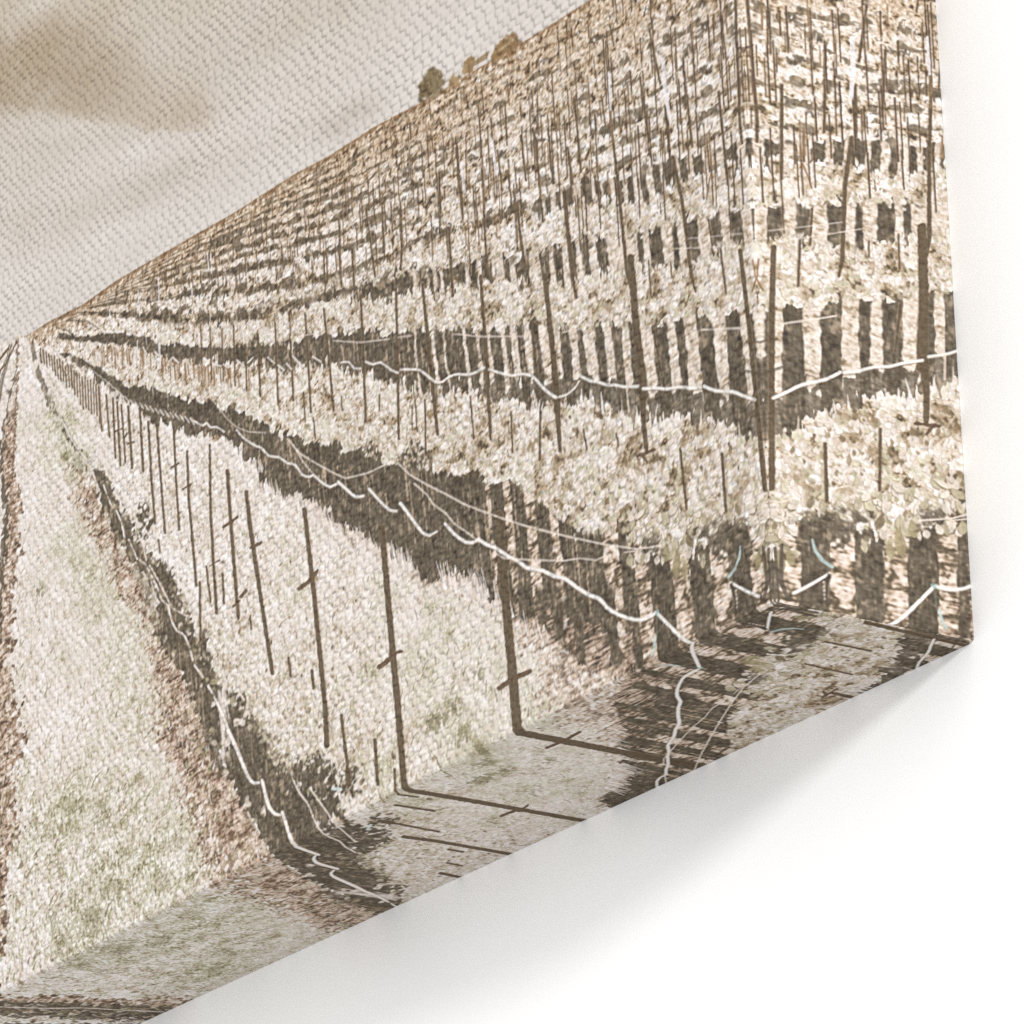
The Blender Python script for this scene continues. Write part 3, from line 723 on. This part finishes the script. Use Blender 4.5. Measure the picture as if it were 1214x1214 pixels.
# ---- posts ----------------------------------------------------------------
P = [([(872, -60), (872, 0), (877, 138), (880, 170)], 3.2), ([(854, 20), (858, 69)], 2), ([(852, 109), (863, 219)], 3.2), ([(810, 73), (818, 148), (821, 174)], 2.8),
     ([(770, 36), (783, 99)], 2.4), ([(759, 91), (769, 168)], 2.4), ([(789, 126), (794, 186)], 3), ([(798, 186), (809, 240), (820, 327), (825, 346)], [4, 4, 4, 2.2]),
     ([(720, 79), (724.6, 148), (734, 227), (743, 319), (748, 340)], [2.6, 3, 4, 4.5]), ([(748, 305), (755, 394), (761, 440), (763, 470)], [8, 9, 11]), ([(762, 460), (763, 499), (767, 535)], [9, 6, 5]),
     ([(723, 30), (728, 53)], 2), ([(713, 113), (718, 150)], 1.8), ([(840, 260), (846, 303)], 2.2), ([(854, 293), (861, 348)], 2.6),
     ([(877.5, 297), (885, 358), (893.5, 440), (907, 580)], [5, 5.2, 5.4, 5.6]), ([(775, 390), (785, 445)], 2.2), ([(769, 309), (772, 350)], 1.8), ([(795, 311), (797, 329)], 1.6),
     ([(806.7, 532), (814.3, 604)], 3), ([(856, 538), (861, 606)], 3.4), ([(692, 509), (696, 533)], 2.2), ([(731, 514), (733, 527)], 2), ([(757, 212), (759, 258)], 1.6),
     ([(541, 176), (549, 260)], 2.6), ([(567, 125), (571, 180), (576, 290), (579, 331)], [1.6, 2.8, 3]), ([(570, 327), (577, 424), (582, 520)], [3.6, 5, 3.6]),
     ([(590, 178), (596, 226)], 2), ([(582, 140), (584, 165)], 1.8), ([(618, 161), (624, 214)], 2.2), ([(634, 157), (644, 263)], 2.8), ([(650, 153), (656, 218)], 2.4), ([(673, 175), (679, 218)], 3),
     ([(669, 228), (674, 280), (683, 353)], [4.6, 5, 3]), ([(681, 117), (689, 204)], 2.8), ([(602, 202), (607, 244)], 2), ([(613, 240), (618, 285), (623, 318)], 3.2),
     ([(521, 208), (522, 277)], 2.2), ([(475, 240), (477, 290), (475, 320)], 2.8), ([(470, 343), (473, 520)], [3, 4.4, 3]), ([(501, 337), (509, 418), (519, 515)], [3.2, 4.6, 3.6]),
     ([(532, 270), (537, 351)], 3.4), ([(646, 326), (656, 418), (660, 470), (664, 535)], [5, 7, 8, 4]), ([(631, 391), (640, 472)], 2.6), ([(606, 488), (608, 536)], 2.2), ([(641, 488), (640, 545)], 2.6), ([(558, 470), (562, 520)], 2),
     ([(504, 474), (505, 540)], 2.2), ([(492, 470), (495, 512)], 1.6), ([(489, 480), (489, 510)], 1.4),
     ([(402, 261), (405, 340)], 2), ([(434, 247), (445, 328)], 2.2), ([(453, 245), (455, 300)], 2), ([(418, 296), (420, 340)], 2.8), ([(384, 300), (386, 350)], 1.8),
     ([(428, 350), (434, 500)], [2.6, 3.8, 3]), ([(384, 366), (396, 487)], [2.4, 3.6, 2.8]), ([(362, 372), (369, 489)], [2.2, 3.2, 2.6]), ([(343, 372), (348, 475)], 2.4), ([(326, 372), (330, 480)], [2, 2.8, 2.4]),
     ([(306, 396), (309, 470)], 2.4), ([(291, 408), (293, 463)], 2), ([(277, 385), (279, 457)], 1.8), ([(263, 390), (265, 452)], 1.6), ([(249, 388), (251, 450)], 1.6), ([(238, 384), (240, 445)], 1.5),
     ([(360, 465), (362, 500)], 1.8), ([(405, 470), (406, 487)], 1.6), ([(450, 468), (450, 487)], 1.8), ([(372, 495), (374, 520)], 1.6),
     ([(249, 528), (250, 610), (257, 727)], [2.6, 3.4, 3.6]), ([(270, 558), (273, 610), (283, 733)], [4, 4.2, 4]), ([(292, 583), (297, 625), (323, 798)], [4.4, 5, 4.6]),
     ([(361, 604), (372, 700), (386, 840), (388, 884)], [5.2, 5.8, 6.2]), ([(453, 625), (461, 720), (472, 838), (478, 914), (480, 938)], [7, 7.4, 8, 7]), ([(592, 610), (600, 715), (606, 780), (615, 880)], [9, 11, 11.5]),
     ([(245, 672), (250, 714)], 2.4), ([(297, 730), (298, 746)], 2), ([(342, 780), (345, 802)], 3), ([(370, 795), (372, 816)], 3.5), ([(405, 848), (412, 905), (414, 930)], [3.5, 4, 6]), ([(445, 877), (448, 930)], 4), ([(468, 912), (469, 940)], 3),
     ([(222, 535), (224, 590), (233, 694)], [2.6, 3.2, 3.2]), ([(206, 508), (209, 570), (213, 628)], 2.6), ([(186, 502), (191, 570), (196, 632)], 2.8), ([(176, 500), (180, 570), (184, 620)], 2.8),
     ([(166, 484), (170, 559)], 2.8), ([(152, 482), (157, 555)], 2.8), ([(144, 480), (149, 548)], 2.2), ([(139, 476), (143, 552)], 2.4), ([(134, 472), (137, 543)], 2.4), ([(126, 468), (130, 518)], 2), ([(117, 458), (121, 511)], 2),
     ([(237, 690), (238, 760)], 2.6), ([(188, 640), (190, 655)], 2), ([(264, 680), (266, 715)], 2.5)]
for pts, w in P:
    put_post(pts, w)
for k, x in enumerate(np.arange(48, 118, 3.3)):            # crowd of posts at the far end of row 1
    y0 = 412 + (x - 48) * .65 + rng.uniform(-3, 3)
    put_post([(x, y0), (x + 1.5, y0 + 14 + (x - 48) * .42 + rng.uniform(-5, 4))], rng.uniform(1.1, 1.8))
for k in range(46):                                        # thin stakes below row 3, far end
    x = rng.uniform(118, 300)
    y0 = c3b(x) - rng.uniform(-2, 6)
    put_post([(x, y0), (x + 1, y0 + rng.uniform(10, 26))], rng.uniform(.8, 1.4), (140, 112, 80))
for k in range(180):                                       # taller thin posts between the rows
    x = 190 + 730 * ((k + rng.uniform(-.5, .5)) / 180)
    lo_y = np.interp(x, [190, 300, 500, 700, 925], [352, 345, 300, 250, 215])
    hi_y = np.interp(x, [p[0] for p in ridge], [p[1] for p in ridge]) + np.interp(x, [190, 900], [14, 60])
    y = rng.uniform(hi_y, max(hi_y + 4, lo_y - 20))
    h = np.interp(x, [190, 400, 650, 925], [13, 34, 58, 74]) * rng.uniform(.7, 1.3)
    put_post([(x, y), (x + h * .055, y + h)], np.interp(x, [190, 500, 925], [.8, 1.15, 1.6]) * rng.uniform(.7, 1.25), (92, 79, 58))
for k in range(280):                                       # stakes on the far slope
    x = rng.uniform(150, 1050)
    y = np.interp(x, [p[0] for p in ridge], [p[1] for p in ridge]) + rng.uniform(.02, 1) ** 1.2 * np.interp(x, [150, 300, 500, 700, 930], [40, 110, 170, 230, 300])
    h = np.interp(x, [150, 400, 900], [7, 14, 34]) * rng.uniform(.6, 1.5)
    tone = rng.random()
    put_post([(x, y), (x + h * .07, y + h)], np.interp(x, [150, 500, 900], [.6, .95, 1.5]) * rng.uniform(.6, 1.2), (98, 82, 58) if tone < .6 else (140, 114, 82))
for k in range(110):                                       # short pale stakes
    x = rng.uniform(160, 900)
    y = np.interp(x, [p[0] for p in ridge], [p[1] for p in ridge]) + rng.uniform(20, 180)
    stroke([(x, y), (x + 1, y + rng.uniform(6, 16))], 1.2, (226, 214, 198), .6)
for a, b, w in [((265, 625), (282, 613), 3.2), ((298, 649), (310, 643), 4), ((355, 698), (366, 690), 5), ((366, 689), (377, 676), 4), ((450, 791), (463, 781), 6), ((463, 776), (476, 772), 4),
                ((592, 816), (606, 806), 6.5), ((606, 806), (628, 796), 6.5), ((249, 671), (260, 664), 2.4), ((277, 719), (284, 712), 3), ((286, 708), (292, 700), 4), ((203, 555), (212, 549), 2.6), ((217, 580), (227, 574), 2.4),
                ((136, 512), (145, 508), 2.4), ((148, 518), (151, 514), 2.4), ((152, 526), (159, 524), 2), ((134, 500), (138, 498), 2.4), ((517, 489), (526, 488), 2), ((756, 541), (776, 533), 4), ((760, 538), (768, 548), 3)]:
    stroke([a, b], w, (112, 94, 72), .95, rough=.3)
for a, b, w in [((583, 165), (589, 206), 3), ((547, 194), (551, 228), 3.2), ((786, 70), (789, 108), 4.5), ((789, 108), (794, 140), 4), ((722, 86), (724, 130), 2.4), ((188, 330), (189, 358), 1.5), ((246, 300), (248, 322), 1.2), ((250, 300), (251, 324), 1.2), ((164, 345), (166, 374), 1.4), ((130, 367), (131, 384), 1.4), ((228, 342), (228, 352), 1.4), ((189, 405), (190, 432), 2.4), ((163, 404), (163, 418), 1.4)]:
    stroke([a, b], w, (226, 221, 216), .85)
# forked twigs near the fold
stroke([(878, 56), (884, 66), (882, 90)], 1.8, (100, 84, 62), .9); stroke([(872, 56), (878, 57), (886, 52)], 1.6, (100, 84, 62), .9)
stroke([(843, 206), (840, 222), (838, 236)], 1.8, (140, 106, 74), .9); stroke([(843, 206), (846, 210)], 1.8, (140, 106, 74), .9)
stroke([(892, 308), (896, 330), (892, 346)], 2, (150, 120, 86), .9)
stroke([(905, 648), (910, 690), (906, 712)], [3, 5, 3], (92, 84, 70), .8); stroke([(911, 650), (914, 715)], [3, 2], (92, 84, 70), .85)
# cross-members on the corner post
stroke([(886, 406), (912, 404)], 3, (112, 96, 74), .9); stroke([(885, 440), (914, 445)], 4, (92, 84, 66), .6)

# ---- irrigation hose and wires --------------------------------------------
HOSE = (231, 219, 205)


def hose(pts, w, al=.97):
    p = np.array(pts, float)
    ww = w if not np.isscalar(w) else [w, w]
    stroke([(x + .6, y + 1.0) for x, y in p], [q + 1.4 for q in ww], (124, 106, 82), .45)
    # rounded line through the points
    q = [p[0]]
    for k in range(len(p) - 1):
        q.append(p[k] * .5 + p[k + 1] * .5); q.append(p[k + 1])
    q = np.array(q)
    q[1:-1] = q[:-2] * .2 + q[1:-1] * .6 + q[2:] * .2
    stroke(q, ww, HOSE, al)
    stroke(q + (-.2, -.35), [max(.5, z * .4) for z in ww], (244, 236, 226), .75)


for k in range(22):                                        # broken glints of the far hose, row 2
    x = 100 + k * 6.0
    y = np.interp(x, [105, 118, 134, 146, 158, 172, 190, 213, 230], [437, 447, 460, 471, 478, 482, 488, 494, 499])
    stroke([(x, y - 2), (x + 4.5, y + 2.5 + (x - 100) * .02)], np.interp(x, [100, 230], [.9, 1.8]), HOSE, .85)
hose([(230, 499), (242, 506), (245, 500), (250, 508), (256, 505), (266, 512)], 2)
hose([(281, 510), (289, 520), (305, 530), (310, 530), (319, 542), (331, 541), (341, 550), (351, 550), (358, 564), (368, 566), (371, 562), (380, 571), (392, 579), (401, 571), (414, 583), (422, 590), (431, 588)], [2, 3])
hose([(401, 571), (414, 583), (422, 590), (431, 588)], 3); hose([(438, 580), (451, 595), (463, 606), (470, 606)], 3.2)
hose([(475, 597), (490, 617), (501, 632), (509, 636), (518, 630)], [3.8, 3.6, 2.5]); hose([(528, 621), (539, 634), (553, 644), (563, 643), (568, 639)], [3.6, 3.8])
hose([(568, 640), (579, 647), (588, 649), (604, 661), (614, 664), (624, 674), (644, 676), (658, 684), (670, 685), (683, 696), (701, 707), (711, 709), (720, 721), (733, 729), (755, 736), (769, 733), (778, 726)], [3.8, 4.4, 4.6, 3.6])
hose([(779, 727), (795, 743), (809, 757), (822, 765), (829, 768), (834, 772)], [4, 5.4])
W = [([(259, 483), (269, 496), (280, 506), (295, 512), (315, 513)], 1.1), ([(341, 520), (356, 538), (376, 550), (398, 562), (410, 567), (436, 561), (463, 548)], 1.7), ([(348, 528), (358, 545), (366, 556), (372, 562)], 1.4),
     ([(472, 549), (486, 563), (507, 575), (529, 586), (549, 597), (569, 605), (594, 614), (618, 622), (648, 630), (673, 636), (700, 642), (720, 646), (755, 651), (783, 647)], 2), ([(491, 573), (507, 587), (513, 597), (529, 609), (539, 621), (555, 632), (568, 642)], 1.8),
     ([(588, 656), (598, 662), (614, 663), (634, 664), (667, 665), (687, 662), (707, 664), (722, 658)], 1.7), ([(740, 655), (757, 653)], 1.5),
     ([(838, 592), (856, 593)], 1.8), ([(886, 592), (894, 597), (902, 598), (914, 592)], 2), ([(690, 618), (700, 622)], 2.4),
     ([(472, 400), (488, 398)], 1.3), ([(537, 396), (571, 399), (626, 399)], 1.5), ([(667, 394), (693, 389)], 1.4), ([(832, 391), (880, 389)], 1.9), ([(800, 295), (872, 292)], 1.1), ([(816, 283), (880, 277)], 1), ([(395, 404), (428, 406), (462, 402)], 1.2), ([(345, 400), (372, 396)], 1.1),
     ([(178, 671), (188, 688), (202, 716)], 2), ([(203, 720), (221, 730), (233, 732), (235, 726)], 1.8), ([(164, 631), (170, 648), (174, 664)], 1.6), ([(180, 690), (183, 704), (188, 700)], 1.5),
     ([(347, 923), (356, 941), (366, 954), (372, 970), (379, 984), (382, 992)], 2.2), ([(368, 935), (378, 949), (390, 966), (397, 978)], 2), ([(278, 812), (290, 830)], 2)]
for pts, w in W:
    stroke(pts, w, (226, 213, 196), .88)
for a, b in [((281, 427), (289, 434)), ((294, 430), (300, 424)), ((318, 424), (326, 431)), ((330, 433), (337, 439)), ((340, 431), (346, 438)), ((347, 422), (359, 435)), ((371, 423), (381, 429)), ((254, 432), (262, 434)), ((265, 432), (271, 436)), ((170, 412), (174, 420)), ((184, 417), (188, 422)), ((205, 424), (212, 430))]:
    hose([a, b], 1.7)
hose([(405, 430), (414, 428), (420, 438), (428, 437)], 2); hose([(434, 429), (443, 433), (451, 428), (465, 440), (472, 442)], 2.3)
hose([(475, 438), (486, 438), (498, 438), (510, 448), (517, 454), (525, 453), (533, 446), (543, 443), (557, 445), (567, 440), (574, 436)], 2.5)
hose([(580, 438), (592, 442), (608, 446), (618, 443), (632, 445), (642, 458), (652, 467), (659, 471)], [2.6, 3.6]); hose([(662, 471), (671, 469), (681, 461), (687, 452)], [2.2, 1.6])
hose([(689, 446), (700, 452), (710, 453), (720, 457), (729, 456), (739, 459), (757, 458)], 3.2); hose([(763, 461), (783, 460), (791, 462), (806, 458), (820, 461), (831, 459)], 3.4)
hose([(835, 458), (848, 464), (870, 464), (880, 469), (895, 474)], 3.8); hose([(905, 473), (913, 474)], 3)
stroke([(743, 460), (746, 488)], 2.2, (214, 198, 176), .8)
hose([(71, 492), (85, 522), (95, 536), (107, 549)], 1.3); hose([(110, 560), (118, 582)], 1.6)
hose([(123, 575), (130, 595), (134, 602)], 1.6); hose([(138, 605), (145, 621), (148, 637)], 1.8); hose([(153, 640), (158, 651), (163, 663)], 1.8)
hose([(166, 664), (173, 669), (178, 679), (186, 694), (192, 712), (200, 718)], 1.9); hose([(200, 720), (204, 738), (210, 748)], 2.1); hose([(212, 749), (219, 752), (226, 771), (229, 784)], 2.1)
hose([(231, 789), (237, 797), (241, 803)], 2.2); hose([(247, 813), (252, 822), (256, 830)], 2.4)
for k in range(80):
    y = rng.uniform(585, 830)
    x = np.interp(y, [575, 620, 663, 718, 752, 797, 830], [123, 145, 163, 200, 219, 237, 256]) + rng.normal(0, 5)
    r = rng.random()
    blob(x, y, rng.uniform(1.2, 2.6), rng.uniform(2, 4.5), rng.normal(.2, .4), (112, 101, 80) if r < .5 else ((170, 156, 126) if r < .8 else (214, 202, 182)), rng.uniform(.5, .9))
for a in range(16):                                        # bleached trunk by the hose
    stroke([(262 + rng.uniform(-3, 8), 815 + rng.uniform(-6, 20)), (267 + rng.uniform(-4, 6), 850 + rng.uniform(0, 58))], rng.uniform(1, 3), pick(LC), .6)
hose([(256, 830), (264, 846), (271, 867), (279, 883), (287, 903), (295, 923), (301, 929), (307, 928)], [3.4, 4.4, 3]); hose([(311, 925), (315, 943), (319, 958), (327, 966), (333, 966)], [3.6, 4.4, 3]); hose([(335, 963), (341, 982), (348, 1002), (352, 1016)], [3.6, 5.4])
# blue-green ties
stroke([(878, 648), (877, 660), (872, 674), (864, 684)], [2, 3, 3.4], (176, 190, 180), .9); stroke([(777, 755), (776, 768), (773, 778)], 2.8, (184, 198, 188), .85)
stroke([(779, 727), (779, 756)], 1.2, (120, 124, 106), .8); stroke([(395, 935), (404, 936)], 4, (205, 214, 206), .85); stroke([(780, 724), (778, 728)], 3, (160, 184, 172), .8)
hose([(867, 691), (878, 697), (892, 704), (900, 707)], [3, 4]); stroke([(868, 692), (874, 722)], 2.6, (88, 80, 64), .9)
for y in range(700, 724, 5):
    blob(873 + (y - 700) * .05, y, 1.2, 1.8, 0, (226, 212, 194), .9)
# ---- trees and a roof on the ridge
for x, y, r, c, n in ((511, 98, 16, (136, 119, 91), 170), (505, 110, 10, (130, 114, 87), 60), (519, 103, 9, (138, 121, 93), 50), (556, 78, 9, (156, 128, 92), 40), (603, 54, 14, (150, 122, 88), 90), (540, 96, 8, (166, 140, 104), 40), (590, 62, 9, (158, 130, 94), 40)):
    for q in range(n):
        a, d = rng.uniform(0, 6.3), r * rng.uniform(0, 1) ** .5
        yy = y + d * math.sin(a) * .95 - (d * math.cos(a)) * .45
        blob(x + d * math.cos(a) * .8, yy, rng.uniform(1.5, 3.6), rng.uniform(1.5, 3.8), 0, np.array(c) + rng.normal(0, 11), .85)
stroke([(561, 78), (580, 64)], 7, (150, 124, 92), .8); stroke([(562, 80), (582, 69)], 1.8, (232, 226, 220), .95); stroke([(580, 68), (585, 56)], 4, (224, 218, 212), .9); stroke([(541, 88), (546, 82)], 6, (224, 216, 206), .8)
stroke([(592, 65), (617, 50)], 4.5, (138, 112, 80), .85); stroke([(595, 58), (604, 51)], 1.2, (206, 186, 160), .8)
stroke([(460, 100), (476, 88)], .8, (236, 232, 228), .7); stroke([(340, 166), (356, 184)], .8, (238, 234, 230), .8)
stroke([(172, 250), (173, 300)], 1, (208, 196, 182), .5)

# fine print grain
IMG += ((1.0 + 2.4 * land) * N1 + 1.2 * land * N2)[..., None] * np.array((1, .98, .94), np.float32)
def blur(a, n):
    for _ in range(n):
        a = (np.roll(a, 1, 0) + np.roll(a, -1, 0) + 2 * a) / 4
        a = (np.roll(a, 1, 1) + np.roll(a, -1, 1) + 2 * a) / 4
    return a


IMG += np.clip(.40 * (IMG - blur(IMG, 3)) + .18 * (IMG - blur(IMG, 12)), -24, 18) * (.25 + .75 * land[..., None])
lw = land[..., None]
IMG = IMG + (1 - lw) * np.array((-1, 0, 1.5), np.float32)
IMG = IMG * (1 - lw) + ((IMG - 178) * 1.05 + 182 + np.array((.5, .5, 6.5), np.float32)) * lw
IMG = np.clip(IMG, 66, 248)
GAIN = 1.27
ALB = np.clip(lin(IMG) / GAIN, .01, .93)
del IMG


def sample(u, v):
    """bilinear look-up of the print"""
    fu = np.clip((u - U0) * RES - .5, 0, NU - 1.001); fv = np.clip((v - V0) * RES - .5, 0, NV - 1.001)
    i, j = fu.astype(int), fv.astype(int)
    a, b = (fu - i)[..., None], (fv - j)[..., None]
    return (ALB[j, i] * (1 - a) + ALB[j, i + 1] * a) * (1 - b) + (ALB[j + 1, i] * (1 - a) + ALB[j + 1, i + 1] * a) * b


# ------------------------------------------------------------------ woven relief
def hsh(i, j, k):
    h = np.sin(i * 127.1 + j * 311.7 + k * 74.7) * 43758.5453
    return h - np.floor(h)


def weave(a, b):
    """height in cm of the thread relief at cloth position a (across), b (along)"""
    p, q = 0.31, 0.138
    b = b + .016 * np.sin(a * 2.1 + 1.3 * np.sin(b * 1.7)) + .008 * np.sin(a * 7.3 + b * 3.1)
    row = np.floor(b / q)
    aa = a / p + .5 * (row % 2) + .30 * (hsh(row, 3, 1) - .5) + .10 * np.sin(b * 5 + a * 1.1) + .12 * np.sin(a * (2.2 + hsh(row, 9, 4)) + row * 2.4)
    col = np.floor(aa)
    x = aa - col; y = b / q - row - .5
    amp = (.55 + .8 * hsh(row, col, 2)) * (.85 + .3 * np.sin(a * .9 + 1.7 * np.sin(b * .8)) * np.sin(b * 1.3 + a * .4) + .25 * (hsh(row, 1, 6) - .5))
    cut = .80 + .12 * (hsh(row, col, 5) - .5) - .25 * y * y
    fx = np.clip(x / cut, 0, 1) ** .8 * sst(cut + .2, cut, x)
    fy = np.maximum(0, 1 - np.abs(2 * y) ** 3)
    return RELIEF * amp * (fx * (.35 + .65 * fy) + .10 * (hsh(row, col, 8) - .5))


RELIEF = 0.066


# ------------------------------------------------------------------ materials
def mat_print():
    m = bpy.data.materials.new('printed_canvas'); m.use_nodes = True
    nt = m.node_tree; b = nt.nodes['Principled BSDF']
    a = nt.nodes.new('ShaderNodeAttribute'); a.attribute_name = 'print'
    nt.links.new(a.outputs['Color'], b.inputs['Base Color'])
    b.inputs['Roughness'].default_value = .82
    b.inputs['Specular IOR Level'].default_value = 0.0
    tc = nt.nodes.new('ShaderNodeTexCoord')
    nz = nt.nodes.new('ShaderNodeTexNoise'); nz.inputs['Scale'].default_value = 1600; nz.inputs['Detail'].default_value = 3
    bp = nt.nodes.new('ShaderNodeBump'); bp.inputs['Strength'].default_value = .12; bp.inputs['Distance'].default_value = .0004
    nt.links.new(tc.outputs['Object'], nz.inputs['Vector'])
    nt.links.new(nz.outputs['Fac'], bp.inputs['Height']); nt.links.new(bp.outputs['Normal'], b.inputs['Normal'])
    return m


def mat_plain(name, col, rough):
    m = bpy.data.materials.new(name); m.use_nodes = True
    nt = m.node_tree; b = nt.nodes['Principled BSDF']
    tc = nt.nodes.new('ShaderNodeTexCoord'); nz = nt.nodes.new('ShaderNodeTexNoise')
    nz.inputs['Scale'].default_value = 140; nz.inputs['Detail'].default_value = 4
    mx = nt.nodes.new('ShaderNodeMix'); mx.data_type = 'RGBA'
    mx.inputs[6].default_value = (*[c * .985 for c in col], 1); mx.inputs[7].default_value = (*col, 1)
    nt.links.new(tc.outputs['Object'], nz.inputs['Vector']); nt.links.new(nz.outputs['Fac'], mx.inputs[0]); nt.links.new(mx.outputs[2], b.inputs['Base Color'])
    b.inputs['Roughness'].default_value = rough; b.inputs['Specular IOR Level'].default_value = 0.0
    return m


MP = mat_print()
MW = mat_plain('white_wall_paint', (.92, .92, .918), .9)
MWOOD = mat_plain('pine_wood', (.62, .47, .30), .7)


def mesh_obj(name, verts, faces_q, mat, parent=None, cols=None, smooth=True, normals=None):
    me = bpy.data.meshes.new(name)
    nv, nf = len(verts), len(faces_q)
    me.vertices.add(nv); me.vertices.foreach_set('co', np.ascontiguousarray(verts, np.float32).ravel())
    me.loops.add(nf * 4); me.loops.foreach_set('vertex_index', np.ascontiguousarray(faces_q, np.int32).ravel())
    me.polygons.add(nf); me.polygons.foreach_set('loop_start', np.arange(0, nf * 4, 4, dtype=np.int32))
    me.update(calc_edges=True)
    me.polygons.foreach_set('use_smooth', np.full(nf, smooth))
    if cols is not None:
        at = me.color_attributes.new('print', 'FLOAT_COLOR', 'POINT')
        at.data.foreach_set('color', np.concatenate([cols, np.ones((nv, 1))], 1).astype(np.float32).ravel())
    if normals is not None:
        me.normals_split_custom_set_from_vertices(np.ascontiguousarray(normals, np.float32))
    me.materials.append(mat)
    o = bpy.data.objects.new(name, me); scene.collection.objects.link(o)
    if parent is not None:
        o.parent = parent
    return o


RAD = 0.10


def rounded(P, N, h):
    """soften the box edges: P on the box surface, N its face normal, h relief"""
    lo = np.array([-WID + RAD, RAD, RAD]); hi = np.array([-RAD, DEPTH, HGT - RAD])
    Q = np.clip(P, lo, hi)
    d = P - Q
    L = np.linalg.norm(d, axis=-1, keepdims=True)
    n = d / L
    return Q + n * RAD + n * h[..., None]


def sheet(name, parent, a, b, place, cloth, lookup, relief=1.0):
    A, B = np.meshgrid(a, b)
    P = place(A, B)
    h = weave(*cloth(A, B)) * relief * sst(DEPTH, DEPTH - .25, P[..., 1])
    V = rounded(P, None, h * .2) * CM
    # thread relief: the fine normals come from the full height, the surface itself keeps a third of it
    W = rounded(P, None, h)
    nn = np.cross(np.gradient(W, axis=1), np.gradient(W, axis=0))
    nn /= np.linalg.norm(nn, axis=-1, keepdims=True) + 1e-12
    nn = nn.reshape(-1, 3)
    if (nn * (W.reshape(-1, 3) - np.array([-WID / 2, DEPTH / 2, HGT / 2]))).sum(1).mean() < 0:
        nn = -nn
    ny, nx = A.shape
    idx = np.arange(nx * ny, dtype=np.int32).reshape(ny, nx)
    F = np.stack([idx[:-1, :-1], idx[:-1, 1:], idx[1:, 1:], idx[1:, :-1]], -1).reshape(-1, 4)
    c = sample(*lookup(A, B)).reshape(-1, 3)
    V = V.reshape(-1, 3)
    # face outwards
    k = F[len(F) // 2]; nrm = np.cross(V[k[1]] - V[k[0]], V[k[2]] - V[k[1]])
    cen = np.array([-WID / 2, DEPTH / 2, HGT / 2]) * CM
    if nrm @ (V[k[0]] - cen) < 0:
        F = F[:, ::-1]
    return mesh_obj(name, V, F, MP, parent, c, True, nn)


# ------------------------------------------------------------------ objects
wall = mesh_obj('wall', np.array([(-3, DEPTH * CM + .00004, -3), (3, DEPTH * CM + .00004, -3), (3, DEPTH * CM + .00004, 3), (-3, DEPTH * CM + .00004, 3)]), np.array([[0, 1, 2, 3]]), MW, smooth=False)
wall['kind'] = 'structure'

canvas = bpy.data.objects.new('canvas_print', None)
scene.collection.objects.link(canvas)
canvas['label'] = 'sepia toned vineyard canvas print with its image wrapped round the edges, hung on white wall'
canvas['category'] = 'canvas print'


def graded(L, near, far):
    """grid lines, finer near 0"""
    s = [0.0]
    while s[-1] < L:
        s.append(s[-1] + near + (far - near) * min(1, s[-1] / 30))
    s = np.array(s)
    return s * L / s[-1]


gu = graded(WID, 1 / 40, 1 / 24)
gv = np.linspace(0, HGT, int(HGT * 56))
gd = np.linspace(0, DEPTH, int(DEPTH * 54))
gdb = np.linspace(0, DEPTH, int(DEPTH * 50))
Z = lambda A: 0 * A
o = sheet('printed_front', canvas, gu, gv, lambda A, B: np.stack([-A, Z(A), B], -1), lambda A, B: (A, B), lambda A, B: (A, B))
o = sheet('wrapped_edge', canvas, gd, gv, lambda A, B: np.stack([Z(A), A, B], -1), lambda A, B: (-A, B), lambda A, B: (A, B), .7)
o['label'] = 'right wrapped edge mirroring the vineyard posts'
o = sheet('wrapped_edge', canvas, gu, gdb, lambda A, B: np.stack([-A, B, Z(A)], -1), lambda A, B: (A, -B), lambda A, B: (A, B), .35)
o['label'] = 'shaded bottom wrapped edge mirroring the grass and hose'
gv2, gu2 = np.linspace(0, HGT, int(HGT * 16)), np.linspace(0, WID, int(WID * 16)); gd2 = np.linspace(0, DEPTH, 64)
o = sheet('wrapped_edge', canvas, gd2, gv2, lambda A, B: np.stack([Z(A) - WID, A, B], -1), lambda A, B: (WID + A, B), lambda A, B: (WID - A, B))
o = sheet('wrapped_edge', canvas, gu2, gd2, lambda A, B: np.stack([-A, B, Z(A) + HGT], -1), lambda A, B: (A, HGT + B), lambda A, B: (A, HGT - B))
